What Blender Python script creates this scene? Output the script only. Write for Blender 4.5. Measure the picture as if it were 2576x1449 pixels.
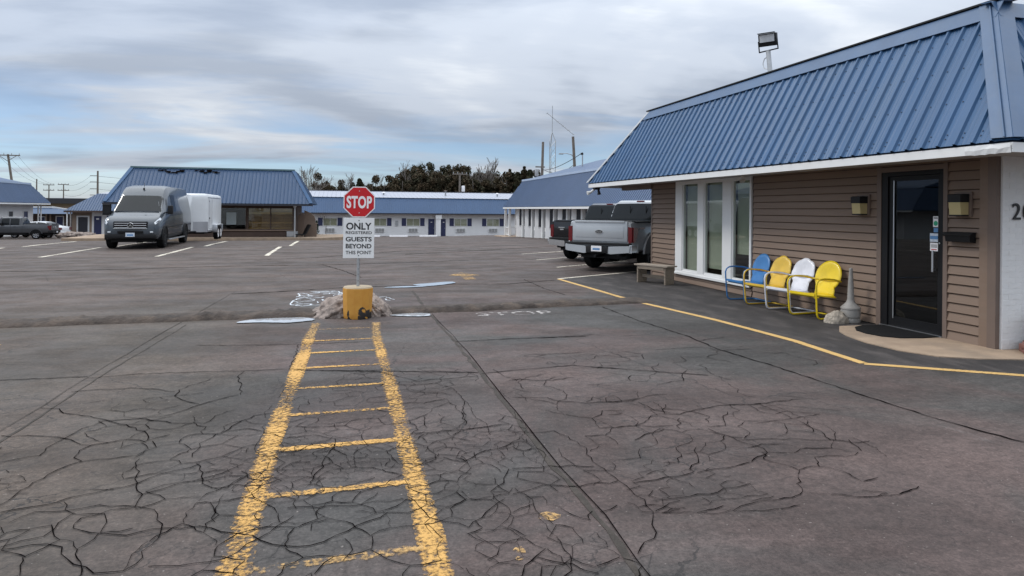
import bpy, bmesh, math, random
import numpy as np
from mathutils import Vector, Matrix, noise as mnoise

random.seed(7)
for o in list(bpy.data.objects):
    bpy.data.objects.remove(o, do_unlink=True)
scene = bpy.context.scene
COL = scene.collection

# ------------------------------------------------------------------ camera
H = 1.65
cd = bpy.data.cameras.new('camera')
cam = bpy.data.objects.new('camera', cd)
COL.objects.link(cam)
cd.sensor_width = 36.0
cd.lens = 24.0
cd.shift_y = -(724.5 - 529.0) / 2576.0
cd.clip_start = 0.05
cd.clip_end = 3000.0
cam.matrix_world = (Matrix.Translation((0, 0, H)) @ Matrix.Rotation(math.radians(-14.0), 4, 'Z')
                    @ Matrix.Rotation(math.radians(90), 4, 'X') @ Matrix.Rotation(0.009, 4, 'Z'))
scene.camera = cam
scene.render.resolution_x = 1024
scene.render.resolution_y = 576

# ------------------------------------------------------------------ view / world / sun
scene.view_settings.view_transform = 'Standard'
scene.view_settings.look = 'None'
scene.view_settings.exposure = 0.15
scene.view_settings.gamma = 1.0

SUN_AZ = math.radians(295)      # from +Y clockwise: ahead and to the left, behind the cloud sheet
SUN_EL = math.radians(48)
world = bpy.data.worlds.new('World')
scene.world = world
world.use_nodes = True
wn, wl = world.node_tree.nodes, world.node_tree.links
wn.clear()


def wnode(t, **k):
    n = wn.new(t)
    for a, b in k.items():
        setattr(n, a, b)
    return n


def wmath(op, a, b=None, clamp=False):
    n = wn.new('ShaderNodeMath')
    n.operation = op
    n.use_clamp = clamp
    for i, v in enumerate((a, b)):
        if v is None:
            continue
        if isinstance(v, (int, float)):
            n.inputs[i].default_value = v
        else:
            wl.new(v, n.inputs[i])
    return n.outputs[0]


sky = wnode('ShaderNodeTexSky', sky_type='NISHITA', sun_disc=False, sun_elevation=SUN_EL,
            sun_rotation=SUN_AZ, air_density=0.7, dust_density=0.0, ozone_density=2.5)
tc = wnode('ShaderNodeTexCoord')
sep = wnode('ShaderNodeSeparateXYZ')
wl.new(tc.outputs['Generated'], sep.inputs[0])
zc = wmath('MAXIMUM', sep.outputs[2], 0.0)
den = wmath('ADD', zc, 0.10)
px = wmath('DIVIDE', sep.outputs[0], den)
py = wmath('DIVIDE', sep.outputs[1], den)
comb = wnode('ShaderNodeCombineXYZ')
wl.new(px, comb.inputs[0])
wl.new(py, comb.inputs[1])


def wnoise(scale, detail, rough, dist, off, sc=(1, 1, 1), rot=0.0):
    mp = wnode('ShaderNodeMapping')
    mp.inputs['Location'].default_value = off
    mp.inputs['Rotation'].default_value = (0, 0, rot)
    mp.inputs['Scale'].default_value = sc
    wl.new(comb.outputs[0], mp.inputs[0])
    n = wnode('ShaderNodeTexNoise')
    n.inputs['Scale'].default_value = scale
    n.inputs['Detail'].default_value = detail
    n.inputs['Roughness'].default_value = rough
    n.inputs['Distortion'].default_value = dist
    wl.new(mp.outputs[0], n.inputs['Vector'])
    return n.outputs['Fac']


def wrange(v, a, b, c, d, smooth=True):
    n = wnode('ShaderNodeMapRange')
    n.interpolation_type = 'SMOOTHSTEP' if smooth else 'LINEAR'
    n.inputs[1].default_value, n.inputs[2].default_value = a, b
    n.inputs[3].default_value, n.inputs[4].default_value = c, d
    wl.new(v, n.inputs[0])
    return n.outputs[0]


big = wnoise(0.42, 4, 0.50, 0.6, (3.3, 7.1, 0), (1, 1, 1), 0.5)
streak = wnoise(0.75, 6, 0.56, 0.7, (11.0, 2.0, 0), (0.55, 1.15, 1), 0.55)
fine = wnoise(2.6, 6, 0.6, 0.3, (1.0, 5.0, 0), (0.6, 1.2, 1), 0.5)
# cover: thick sheet higher up, broken streaks lower down
bias = wrange(sep.outputs[2], 0.07, 0.20, 0.0, 0.75)
cov = wmath('ADD', wrange(streak, 0.38, 0.68, 0.12, 1.0), bias, True)
cov = wmath('MAXIMUM', cov, wrange(sep.outputs[2], 0.0, 0.075, 0.72, 0.10), True)
# grey of the cloud sheet
shade = wmath('ADD', wmath('MULTIPLY', big, 0.83), wmath('MULTIPLY', fine, 0.17))
ramp = wnode('ShaderNodeValToRGB')
ramp.color_ramp.interpolation = 'EASE'
e = ramp.color_ramp.elements
e[0].position, e[0].color = 0.40, (0.31, 0.355, 0.43, 1)
e[1].position, e[1].color = 0.645, (0.645, 0.675, 0.71, 1)
m = e.new(0.51)
m.color = (0.44, 0.487, 0.562, 1)
wl.new(shade, ramp.inputs[0])
bgc = wnode('ShaderNodeBackground')
wl.new(ramp.outputs[0], bgc.inputs[0])
# overcast sheets brighten towards the zenith
wl.new(wrange(sep.outputs[2], 0.0, 0.9, 0.86, 3.0, False), bgc.inputs[1])
bgs = wnode('ShaderNodeBackground')
wl.new(sky.outputs[0], bgs.inputs[0])
bgs.inputs[1].default_value = 0.10
mixs = wnode('ShaderNodeMixShader')
wl.new(cov, mixs.inputs[0])
wl.new(bgs.outputs[0], mixs.inputs[1])
wl.new(bgc.outputs[0], mixs.inputs[2])
wo = wnode('ShaderNodeOutputWorld')
wl.new(mixs.outputs[0], wo.inputs[0])

sd = bpy.data.lights.new('sun', 'SUN')
sd.energy = 1.5
sd.angle = math.radians(14)
sd.color = (1.0, 0.965, 0.91)
sun = bpy.data.objects.new('sun', sd)
COL.objects.link(sun)
sdir = Vector((math.sin(SUN_AZ) * math.cos(SUN_EL), math.cos(SUN_AZ) * math.cos(SUN_EL), math.sin(SUN_EL)))
sun.rotation_euler = sdir.to_track_quat('Z', 'Y').to_euler()

scene.render.engine = 'CYCLES'
scene.cycles.max_bounces = 6
scene.cycles.transparent_max_bounces = 12

# ------------------------------------------------------------------ materials
MATS = {}


def mk(name):
    m = bpy.data.materials.new(name)
    m.use_nodes = True
    return m, m.node_tree.nodes, m.node_tree.links, m.node_tree.nodes['Principled BSDF']


def pmat(name, col, rough=0.6, metal=0.0, var=0.12, scale=3.0, bump=0.0, bscale=40.0, dirt=None, dirt_amt=0.3,
         dscale=1.5, spec=0.5, coat=0.0, alpha=None, stretch=(1, 1, 1)):
    if name in MATS:
        return MATS[name]
    m, n, l, b = mk(name)
    b.inputs['Roughness'].default_value = rough
    b.inputs['Metallic'].default_value = metal
    b.inputs['Specular IOR Level'].default_value = spec
    b.inputs['Coat Weight'].default_value = coat
    t = n.new('ShaderNodeTexCoord')
    mp = n.new('ShaderNodeMapping')
    mp.inputs['Scale'].default_value = stretch
    l.new(t.outputs['Object'], mp.inputs[0])
    nz = n.new('ShaderNodeTexNoise')
    nz.inputs['Scale'].default_value = scale
    nz.inputs['Detail'].default_value = 6
    l.new(mp.outputs[0], nz.inputs['Vector'])
    mr = n.new('ShaderNodeMapRange')
    mr.inputs[1].default_value, mr.inputs[2].default_value = 0.3, 0.7
    mr.inputs[3].default_value, mr.inputs[4].default_value = 1 - var, 1 + var
    l.new(nz.outputs['Fac'], mr.inputs[0])
    mx = n.new('ShaderNodeVectorMath')
    mx.operation = 'SCALE'
    mx.inputs[0].default_value = col
    l.new(mr.outputs[0], mx.inputs['Scale'])
    out = mx.outputs[0]
    if dirt is not None:
        dn = n.new('ShaderNodeTexNoise')
        dn.inputs['Scale'].default_value = dscale
        dn.inputs['Detail'].default_value = 8
        dn.inputs['Roughness'].default_value = 0.65
        l.new(mp.outputs[0], dn.inputs['Vector'])
        dr = n.new('ShaderNodeMapRange')
        dr.inputs[1].default_value, dr.inputs[2].default_value = 0.48, 0.72
        dr.inputs[3].default_value, dr.inputs[4].default_value = 0.0, dirt_amt
        l.new(dn.outputs['Fac'], dr.inputs[0])
        mc = n.new('ShaderNodeMix')
        mc.data_type = 'RGBA'
        l.new(dr.outputs[0], mc.inputs[0])
        l.new(out, mc.inputs[6])
        mc.inputs[7].default_value = (*dirt, 1)
        out = mc.outputs[2]
    l.new(out, b.inputs['Base Color'])
    if bump > 0:
        bn = n.new('ShaderNodeTexNoise')
        bn.inputs['Scale'].default_value = bscale
        bn.inputs['Detail'].default_value = 5
        l.new(mp.outputs[0], bn.inputs['Vector'])
        bb = n.new('ShaderNodeBump')
        bb.inputs['Strength'].default_value = bump
        bb.inputs['Distance'].default_value = 0.02
        l.new(bn.outputs['Fac'], bb.inputs['Height'])
        l.new(bb.outputs[0], b.inputs['Normal'])
    MATS[name] = m
    return m


def glassmat(name, tint=(0.02, 0.025, 0.03), trans=0.55):
    """window glass: sharp Fresnel reflection over a tinted see-through pane"""
    if name in MATS:
        return MATS[name]
    m = bpy.data.materials.new(name)
    m.use_nodes = True
    n, l = m.node_tree.nodes, m.node_tree.links
    n.clear()
    o = n.new('ShaderNodeOutputMaterial')
    tr = n.new('ShaderNodeBsdfTransparent')
    tr.inputs[0].default_value = (trans, trans * 1.02, trans, 1)
    gl = n.new('ShaderNodeBsdfGlossy')
    gl.inputs['Roughness'].default_value = 0.015
    gl.inputs['Color'].default_value = (0.9, 0.93, 0.95, 1)
    lw = n.new('ShaderNodeLayerWeight')
    lw.inputs[0].default_value = 0.5
    pw_ = n.new('ShaderNodeMath')
    pw_.operation = 'POWER'
    pw_.inputs[1].default_value = 5.0
    l.new(lw.outputs['Facing'], pw_.inputs[0])
    fr = n.new('ShaderNodeMath')
    fr.operation = 'MULTIPLY_ADD'
    fr.inputs[1].default_value = 0.95
    fr.inputs[2].default_value = 0.05
    l.new(pw_.outputs[0], fr.inputs[0])
    mx = n.new('ShaderNodeMixShader')
    l.new(fr.outputs[0], mx.inputs[0])
    l.new(tr.outputs[0], mx.inputs[1])
    l.new(gl.outputs[0], mx.inputs[2])
    l.new(mx.outputs[0], o.inputs[0])
    MATS[name] = m
    return m


def paintmat(name, col, wear_lo, wear_hi, scale=30.0, under=(0.13, 0.115, 0.11)):
    """road paint worn through to the asphalt"""
    if name in MATS:
        return MATS[name]
    m, n, l, b = mk(name)
    t = n.new('ShaderNodeTexCoord')
    nz = n.new('ShaderNodeTexNoise')
    nz.inputs['Scale'].default_value = scale
    nz.inputs['Detail'].default_value = 9
    nz.inputs['Roughness'].default_value = 0.72
    l.new(t.outputs['Object'], nz.inputs['Vector'])
    n2 = n.new('ShaderNodeTexNoise')
    n2.inputs['Scale'].default_value = 1.1
    n2.inputs['Detail'].default_value = 4
    l.new(t.outputs['Object'], n2.inputs['Vector'])
    ad = n.new('ShaderNodeMath')
    ad.operation = 'MULTIPLY_ADD'
    ad.inputs[1].default_value = 0.55
    l.new(n2.outputs['Fac'], ad.inputs[0])
    at = n.new('ShaderNodeAttribute')
    at.attribute_name = 'wear'
    ed = n.new('ShaderNodeMath')
    ed.operation = 'MULTIPLY_ADD'
    ed.inputs[1].default_value = 0.13
    l.new(at.outputs['Fac'], ed.inputs[0])
    l.new(nz.outputs['Fac'], ed.inputs[2])
    l.new(ed.outputs[0], ad.inputs[2])
    # dark crack network shared with the asphalt
    mr = n.new('ShaderNodeMapRange')
    mr.inputs[1].default_value, mr.inputs[2].default_value = wear_lo, wear_hi
    l.new(ad.outputs[0], mr.inputs[0])
    n3 = n.new('ShaderNodeTexNoise')
    n3.inputs['Scale'].default_value = 5
    n3.inputs['Detail'].default_value = 6
    l.new(t.outputs['Object'], n3.inputs['Vector'])
    cr = n.new('ShaderNodeMix')
    cr.data_type = 'RGBA'
    l.new(n3.outputs['Fac'], cr.inputs[0])
    cr.inputs[6].default_value = (col[0] * 0.8, col[1] * 0.76, col[2] * 0.7, 1)
    cr.inputs[7].default_value = (min(1, col[0] * 1.15), min(1, col[1] * 1.16), min(1, col[2] * 1.25), 1)
    l.new(cr.outputs[2], b.inputs['Base Color'])
    b.inputs['Roughness'].default_value = 0.8
    tr = n.new('ShaderNodeBsdfTransparent')
    mx = n.new('ShaderNodeMixShader')
    l.new(mr.outputs[0], mx.inputs[0])
    l.new(b.outputs[0], mx.inputs[1])
    l.new(tr.outputs[0], mx.inputs[2])
    l.new(mx.outputs[0], n['Material Output'].inputs[0])
    MATS[name] = m
    return m


def asphaltmat():
    m, n, l, b = mk('asphalt')
    t = n.new('ShaderNodeTexCoord')
    P = t.outputs['Object']

    def nz(scale, det=5, rough=0.55, dist=0.0, sc=(1, 1, 1), vec=None):
        mp = n.new('ShaderNodeMapping')
        mp.inputs['Scale'].default_value = sc
        l.new(vec or P, mp.inputs[0])
        q = n.new('ShaderNodeTexNoise')
        q.inputs['Scale'].default_value = scale
        q.inputs['Detail'].default_value = det
        q.inputs['Roughness'].default_value = rough
        q.inputs['Distortion'].default_value = dist
        l.new(mp.outputs[0], q.inputs['Vector'])
        return q

    def rng(v, a, bb, c, d, smooth=True):
        q = n.new('ShaderNodeMapRange')
        q.interpolation_type = 'SMOOTHSTEP' if smooth else 'LINEAR'
        q.inputs[1].default_value, q.inputs[2].default_value = a, bb
        q.inputs[3].default_value, q.inputs[4].default_value = c, d
        l.new(v, q.inputs[0])
        return q.outputs[0]

    def mixc(f, a, bb):
        q = n.new('ShaderNodeMix')
        q.data_type = 'RGBA'
        if isinstance(f, float):
            q.inputs[0].default_value = f
        else:
            l.new(f, q.inputs[0])
        for i, v in ((6, a), (7, bb)):
            if isinstance(v, tuple):
                q.inputs[i].default_value = (*v, 1)
            else:
                l.new(v, q.inputs[i])
        return q.outputs[2]

    def mth(op, a, bb=None, clamp=False):
        q = n.new('ShaderNodeMath')
        q.operation = op
        q.use_clamp = clamp
        for i, v in enumerate((a, bb)):
            if v is None:
                continue
            if isinstance(v, (int, float)):
                q.inputs[i].default_value = v
            else:
                l.new(v, q.inputs[i])
        return q.outputs[0]

    sp = n.new('ShaderNodeSeparateXYZ')
    l.new(P, sp.inputs[0])
    patch = rng(nz(0.32, 5, 0.6, 0.8).outputs['Fac'], 0.42, 0.60, 0, 1)
    col = mixc(patch, (0.077, 0.055, 0.050), (0.054, 0.050, 0.047))
    slab = rng(mth('ADD', sp.outputs[0], mth('MULTIPLY', nz(1.2, 3).outputs['Fac'], 1.2)), -1.2, 0.4, 0.75, 0.0)
    col = mixc(slab, col, (0.071, 0.056, 0.044))
    far = rng(sp.outputs[1], 11.5, 14.0, 0.0, 0.75)
    col = mixc(far, col, (0.076, 0.056, 0.048))
    # wet and oily streaks, drawn out along the lanes
    st = rng(nz(0.9, 6, 0.65, 0.4, (0.35, 1.0, 1)).outputs['Fac'], 0.36, 0.68, 0.66, 1.25)
    g1 = rng(nz(55, 6, 0.75).outputs['Fac'], 0.28, 0.72, 0.50, 1.5, False)
    g2 = rng(nz(6.5, 6, 0.65).outputs['Fac'], 0.3, 0.7, 0.86, 1.13)
    g3 = rng(nz(20, 3, 0.6).outputs['Fac'], 0.3, 0.7, 0.74, 1.26, False)
    k = mth('MULTIPLY', mth('MULTIPLY', st, g1), mth('MULTIPLY', g2, g3))
    vs = n.new('ShaderNodeVectorMath')
    vs.operation = 'SCALE'
    l.new(col, vs.inputs[0])
    l.new(k, vs.inputs['Scale'])
    col = vs.outputs[0]
    # pale aggregate chips and salt
    sp1 = rng(nz(38, 2, 0.5).outputs['Fac'], 0.69, 0.77, 0, 0.6)
    salt = rng(nz(2.6, 8, 0.75, 0.6, (1.0, 0.6, 1)).outputs['Fac'], 0.62, 0.78, 0, 0.6)
    col = mixc(sp1, col, (0.26, 0.23, 0.21))
    col = mixc(salt, col, (0.20, 0.185, 0.18))
    # fine crack network
    dv = n.new('ShaderNodeVectorMath')
    dv.operation = 'MULTIPLY_ADD'
    l.new(nz(2.2, 6, 0.65).outputs['Color'], dv.inputs[0])
    dv.inputs[1].default_value = (0.42, 0.42, 0.0)
    l.new(P, dv.inputs[2])

    def crack(scale, width, sc=(1, 1, 1)):
        mp = n.new('ShaderNodeMapping')
        mp.inputs['Scale'].default_value = sc
        l.new(dv.outputs[0], mp.inputs[0])
        v = n.new('ShaderNodeTexVoronoi')
        v.voronoi_dimensions = '2D'
        v.feature = 'DISTANCE_TO_EDGE'
        v.inputs['Scale'].default_value = scale
        l.new(mp.outputs[0], v.inputs['Vector'])
        return rng(v.outputs['Distance'], width * 0.2, width * 0.6, 1.0, 0.0)
    mask = rng(nz(0.55, 4, 0.6, 0.3).outputs['Fac'], 0.47, 0.60, 0.0, 1.0)
    near = rng(sp.outputs[1], 8.5, 6.0, 0.0, 1.0)
    lft = rng(sp.outputs[0], 3.8, 1.8, 0.15, 1.0)
    c1 = mth('MULTIPLY', mth('MULTIPLY', crack(2.4, 0.03, (0.8, 1.25, 1)), mask), mth('MULTIPLY', near, lft))
    mask2 = rng(nz(1.1, 4, 0.6, 0.3).outputs['Fac'], 0.52, 0.62, 0.0, 0.75)
    c2 = mth('MULTIPLY', mth('MULTIPLY', crack(5.2, 0.05, (0.8, 1.2, 1)), mask2), mth('MULTIPLY', near, lft))
    c3 = mth('MULTIPLY', crack(0.32, 0.006), rng(nz(0.4, 3).outputs['Fac'], 0.45, 0.55, 0, 0.8))
    cr = mth('MAXIMUM', mth('MAXIMUM', c1, c2), c3, True)
    col = mixc(mth('MULTIPLY', cr, 0.86), col, (0.018, 0.017, 0.017))
    # beyond the lot: dry winter grass
    gr = rng(sp.outputs[1], 92, 100, 0, 1)
    col = mixc(gr, col, (0.10, 0.095, 0.05))
    l.new(col, b.inputs['Base Color'])
    rg = rng(nz(1.4, 5, 0.6).outputs['Fac'], 0.35, 0.7, 0.62, 0.88)
    l.new(rg, b.inputs['Roughness'])
    b.inputs['Specular IOR Level'].default_value = 0.35
    hh = mth('SUBTRACT', mth('MULTIPLY', nz(90, 4, 0.7).outputs['Fac'], 0.35), cr)
    bp = n.new('ShaderNodeBump')
    bp.inputs['Strength'].default_value = 0.5
    bp.inputs['Distance'].default_value = 0.012
    l.new(hh, bp.inputs['Height'])
    l.new(bp.outputs[0], b.inputs['Normal'])
    MATS['asphalt'] = m
    return m


M_ASPH = asphaltmat()
M_BLUE = pmat('blue_metal', (0.031, 0.088, 0.188), 0.40, 0, 0.09, 1.2, 0, 40, (0.055, 0.108, 0.19), 0.55, 0.9, spec=0.35, stretch=(1, 1.6, 0.35))
M_BLUE2 = pmat('blue_metal_deep', (0.018, 0.056, 0.128), 0.5, 0, 0.08, 0.6, 0, 40, (0.030, 0.066, 0.12), 0.4, 0.5)
M_BLUE3 = pmat('blue_metal_pale', (0.058, 0.098, 0.180), 0.45, 0, 0.06, 0.5)
M_CAP = pmat('blue_trim', (0.046, 0.098, 0.190), 0.38, 0, 0.10, 2.5, 0, 40, (0.085, 0.13, 0.20), 0.4, 3.0)
M_SCREW = pmat('screw_metal', (0.02, 0.035, 0.07), 0.4, 0.3, 0.1)
M_WHITE = pmat('white_paint', (0.74, 0.74, 0.73), 0.55, 0, 0.05, 2.0, 0.05, 30, (0.50, 0.48, 0.45), 0.30, 2.0)
M_WHITEW = pmat('white_wall', (0.82, 0.81, 0.80), 0.7, 0, 0.05, 0.7, 0.06, 25, (0.58, 0.57, 0.55), 0.35, 0.6)
M_BRICKW = pmat('white_brick_paint', (0.78, 0.77, 0.76), 0.6, 0, 0.06, 6.0, 0.35, 22, (0.52, 0.50, 0.48), 0.25, 3.0)
M_SIDING = pmat('brown_siding', (0.200, 0.138, 0.100), 0.62, 0, 0.07, 1.6, 0.12, 60, (0.245, 0.185, 0.145), 0.40, 2.2, stretch=(1, 0.35, 4))
M_TRIMB = pmat('brown_trim', (0.155, 0.112, 0.090), 0.6, 0, 0.10, 2.0, 0.05, 30)
M_SOFFIT = pmat('soffit', (0.42, 0.40, 0.385), 0.8, 0, 0.10, 1.5, 0, 30, (0.25, 0.22, 0.2), 0.4, 1.2)
M_DARK = pmat('dark_interior', (0.055, 0.050, 0.047), 0.9, 0, 0.2, 1.0)
M_BLACK = pmat('black_frame', (0.010, 0.010, 0.011), 0.45, 0, 0.1, 3.0, spec=0.2)
M_RUBBER = pmat('rubber', (0.008, 0.008, 0.0085), 0.85, 0, 0.2, 20.0, 0.3, 60, spec=0.2)
M_PLASTIC = pmat('black_plastic', (0.012, 0.012, 0.013), 0.6, 0, 0.15, 6.0, spec=0.3)
M_CHROME = pmat('chrome', (0.72, 0.73, 0.75), 0.16, 1.0, 0.03)
M_ALU = pmat('aluminium', (0.55, 0.56, 0.58), 0.35, 0.9, 0.06)
M_GALV = pmat('galvanised', (0.42, 0.43, 0.44), 0.45, 0.6, 0.12, 8.0)
M_GLASS = glassmat('window_glass', trans=0.88)
M_GLASSD = glassmat('dark_glass', trans=0.30)
M_CARGLASS = pmat('car_glass', (0.010, 0.012, 0.013), 0.05, 0, 0.1, spec=0.3)
M_BLIND = pmat('window_blind', (0.36, 0.39, 0.30), 0.85, 0, 0.08, 1.2)
M_CREAM = pmat('cream_lens', (0.50, 0.41, 0.20), 0.5, 0, 0.06)
M_CONC = pmat('concrete', (0.34, 0.25, 0.175), 0.85, 0, 0.16, 3.0, 0.4, 30, (0.20, 0.165, 0.13), 0.6, 2.0)
M_CONCG = pmat('grey_concrete', (0.30, 0.28, 0.265), 0.85, 0, 0.15, 4.0, 0.4, 30, (0.18, 0.16, 0.15), 0.5, 2.0)
M_SEAL = pmat('sealed_asphalt', (0.028, 0.024, 0.023), 0.8, 0, 0.35, 3.2, 0.5, 70, (0.10, 0.085, 0.08), 0.75, 2.0, stretch=(1.6, 0.6, 1))
M_CRACK = pmat('crack_fill', (0.006, 0.005, 0.005), 1.0, 0, 0.2, 8.0, spec=0.0)
M_SEAM = pmat('sealed_seam', (0.036, 0.029, 0.023), 0.9, 0, 0.3, 5.0, 0.5, 50, (0.065, 0.052, 0.045), 0.9, 5.0)
M_RIDGE = pmat('ridge_asphalt', (0.042, 0.031, 0.025), 0.9, 0, 0.4, 4.0, 1.0, 18, (0.11, 0.080, 0.060), 0.8, 3.0)
M_YEL = paintmat('worn_yellow_paint', (0.52, 0.30, 0.082), 0.71, 0.88)
M_YEL2 = paintmat('fresh_yellow_paint', (0.52, 0.335, 0.115), 0.88, 1.12)
M_WPAINT = paintmat('worn_white_paint', (0.58, 0.54, 0.44), 0.80, 0.98)
M_GHOST = paintmat('faded_white_paint', (0.42, 0.40, 0.38), 0.68, 0.84, 11)
M_YPATCH = paintmat('faded_yellow_paint', (0.48, 0.30, 0.11), 0.66, 0.84, 26)
M_SNOW = pmat('dirty_snow', (0.24, 0.195, 0.17), 0.85, 0, 0.45, 16.0, 1.0, 22, (0.060, 0.042, 0.033), 0.95, 4.5)
M_ICE = pmat('ice', (0.62, 0.66, 0.70), 0.35, 0, 0.12, 5.0)
M_WOOD = pmat('weathered_wood', (0.235, 0.19, 0.145), 0.8, 0, 0.22, 5.0, 0.3, 30, (0.13, 0.10, 0.08), 0.5, 4.0, stretch=(6, 0.8, 6))
M_WOODL = pmat('grey_wood', (0.30, 0.25, 0.20), 0.8, 0, 0.18, 5.0, 0.3, 30, stretch=(6, 0.8, 6))
M_POLE = pmat('pole_wood', (0.16, 0.135, 0.115), 0.85, 0, 0.2, 3.0)
M_BARK = pmat('bark', (0.115, 0.10, 0.088), 0.9, 0, 0.2, 3.0)
M_TWIG = pmat('bare_twigs', (0.17, 0.15, 0.135), 0.9, 0, 0.15, 3.0)
M_ROCK = pmat('rock', (0.36, 0.31, 0.25), 0.85, 0, 0.28, 14.0, 0.6, 20)
M_ASHT = pmat('ashtray_plastic', (0.27, 0.255, 0.235), 0.65, 0, 0.10, 12.0, 0.1, 60)
M_STEEL_SIGN = pmat('sign_face', (0.80, 0.80, 0.79), 0.45, 0, 0.05, 3.0)
M_RED = pmat('sign_red', (0.56, 0.006, 0.012), 0.4, 0, 0.06, 3.0)
M_SIGNW = pmat('sign_white', (0.86, 0.84, 0.84), 0.4, 0, 0.03, 3.0)
M_INK = pmat('black_ink', (0.022, 0.022, 0.024), 0.5, 0, 0.05, 3.0)
M_TAIL = pmat('tail_lamp', (0.13, 0.004, 0.008), 0.15, 0, 0.15, 8.0, coat=0.5)
M_LAMP = pmat('head_lamp', (0.72, 0.75, 0.78), 0.12, 0.2, 0.08, 10.0, coat=0.6)
M_NAVY = pmat('navy_paint', (0.026, 0.032, 0.095), 0.5, 0, 0.08, 2.0)
M_DOORK = pmat('charcoal_door', (0.026, 0.027, 0.036), 0.5, 0, 0.1, 2.0)
M_TAN = pmat('tan_wall', (0.27, 0.20, 0.15), 0.8, 0, 0.12, 1.0, 0.2, 20)
M_BROWN = pmat('dark_brown_wall', (0.075, 0.048, 0.037), 0.8, 0, 0.15, 1.5, 0.2, 20)
M_STUCCO = pmat('brown_stucco', (0.17, 0.125, 0.098), 0.9, 0, 0.12, 3.0, 0.4, 30)
M_WROOF = pmat('white_metal_roof', (0.33, 0.35, 0.41), 0.4, 0, 0.05, 0.8)
M_REDB = pmat('red_block', (0.19, 0.085, 0.07), 0.8, 0, 0.18, 8.0, 0.4, 30)
M_GREENB = pmat('green_badge', (0.02, 0.36, 0.19), 0.4, 0, 0.08)
M_BLUEB = pmat('sticker_blue', (0.10, 0.25, 0.48), 0.4, 0, 0.12, 20)
M_PLATE = pmat('plate', (0.60, 0.66, 0.74), 0.4, 0, 0.12, 30.0)
M_CURT = pmat('curtain', (0.50, 0.48, 0.36), 0.85, 0, 0.12, 3.0, stretch=(6, 1, 0.6))
M_AC = pmat('ac_grille', (0.16, 0.155, 0.15), 0.6, 0, 0.15, 3)


def leafmat(name, a, b_):
    m, n, l, b = mk(name)
    t = n.new('ShaderNodeTexCoord')
    q = n.new('ShaderNodeTexNoise')
    q.inputs['Scale'].default_value = 0.9
    q.inputs['Detail'].default_value = 5
    l.new(t.outputs['Object'], q.inputs['Vector'])
    mr = n.new('ShaderNodeMapRange')
    mr.inputs[1].default_value, mr.inputs[2].default_value = 0.38, 0.62
    l.new(q.outputs['Fac'], mr.inputs[0])
    mc = n.new('ShaderNodeMix')
    mc.data_type = 'RGBA'
    l.new(mr.outputs[0], mc.inputs[0])
    mc.inputs[6].default_value = (*a, 1)
    mc.inputs[7].default_value = (*b_, 1)
    l.new(mc.outputs[2], b.inputs['Base Color'])
    b.inputs['Roughness'].default_value = 0.8
    b.inputs['Specular IOR Level'].default_value = 0.2
    MATS[name] = m
    return m


M_CEDAR = leafmat('cedar_leaf', (0.028, 0.032, 0.016), (0.056, 0.048, 0.026))
M_CEDAR2 = leafmat('rusty_cedar_leaf', (0.034, 0.033, 0.018), (0.078, 0.054, 0.031))
M_TOPI = leafmat('topiary_leaf', (0.02, 0.03, 0.015), (0.035, 0.05, 0.025))


def carpaint(name, col, rough=0.28, metal=0.35):
    return pmat(name, col, rough, metal, 0.04, 2.0, 0, 40, (col[0] * 0.8 + 0.012, col[1] * 0.8 + 0.011, col[2] * 0.8 + 0.009), 0.35, 1.6, coat=0.45)


# ------------------------------------------------------------------ helpers
def root_loc(p):
    v = Vector((0, 0, 0))
    while p is not None:
        v += p.location
        p = p.parent
    return v


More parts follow.
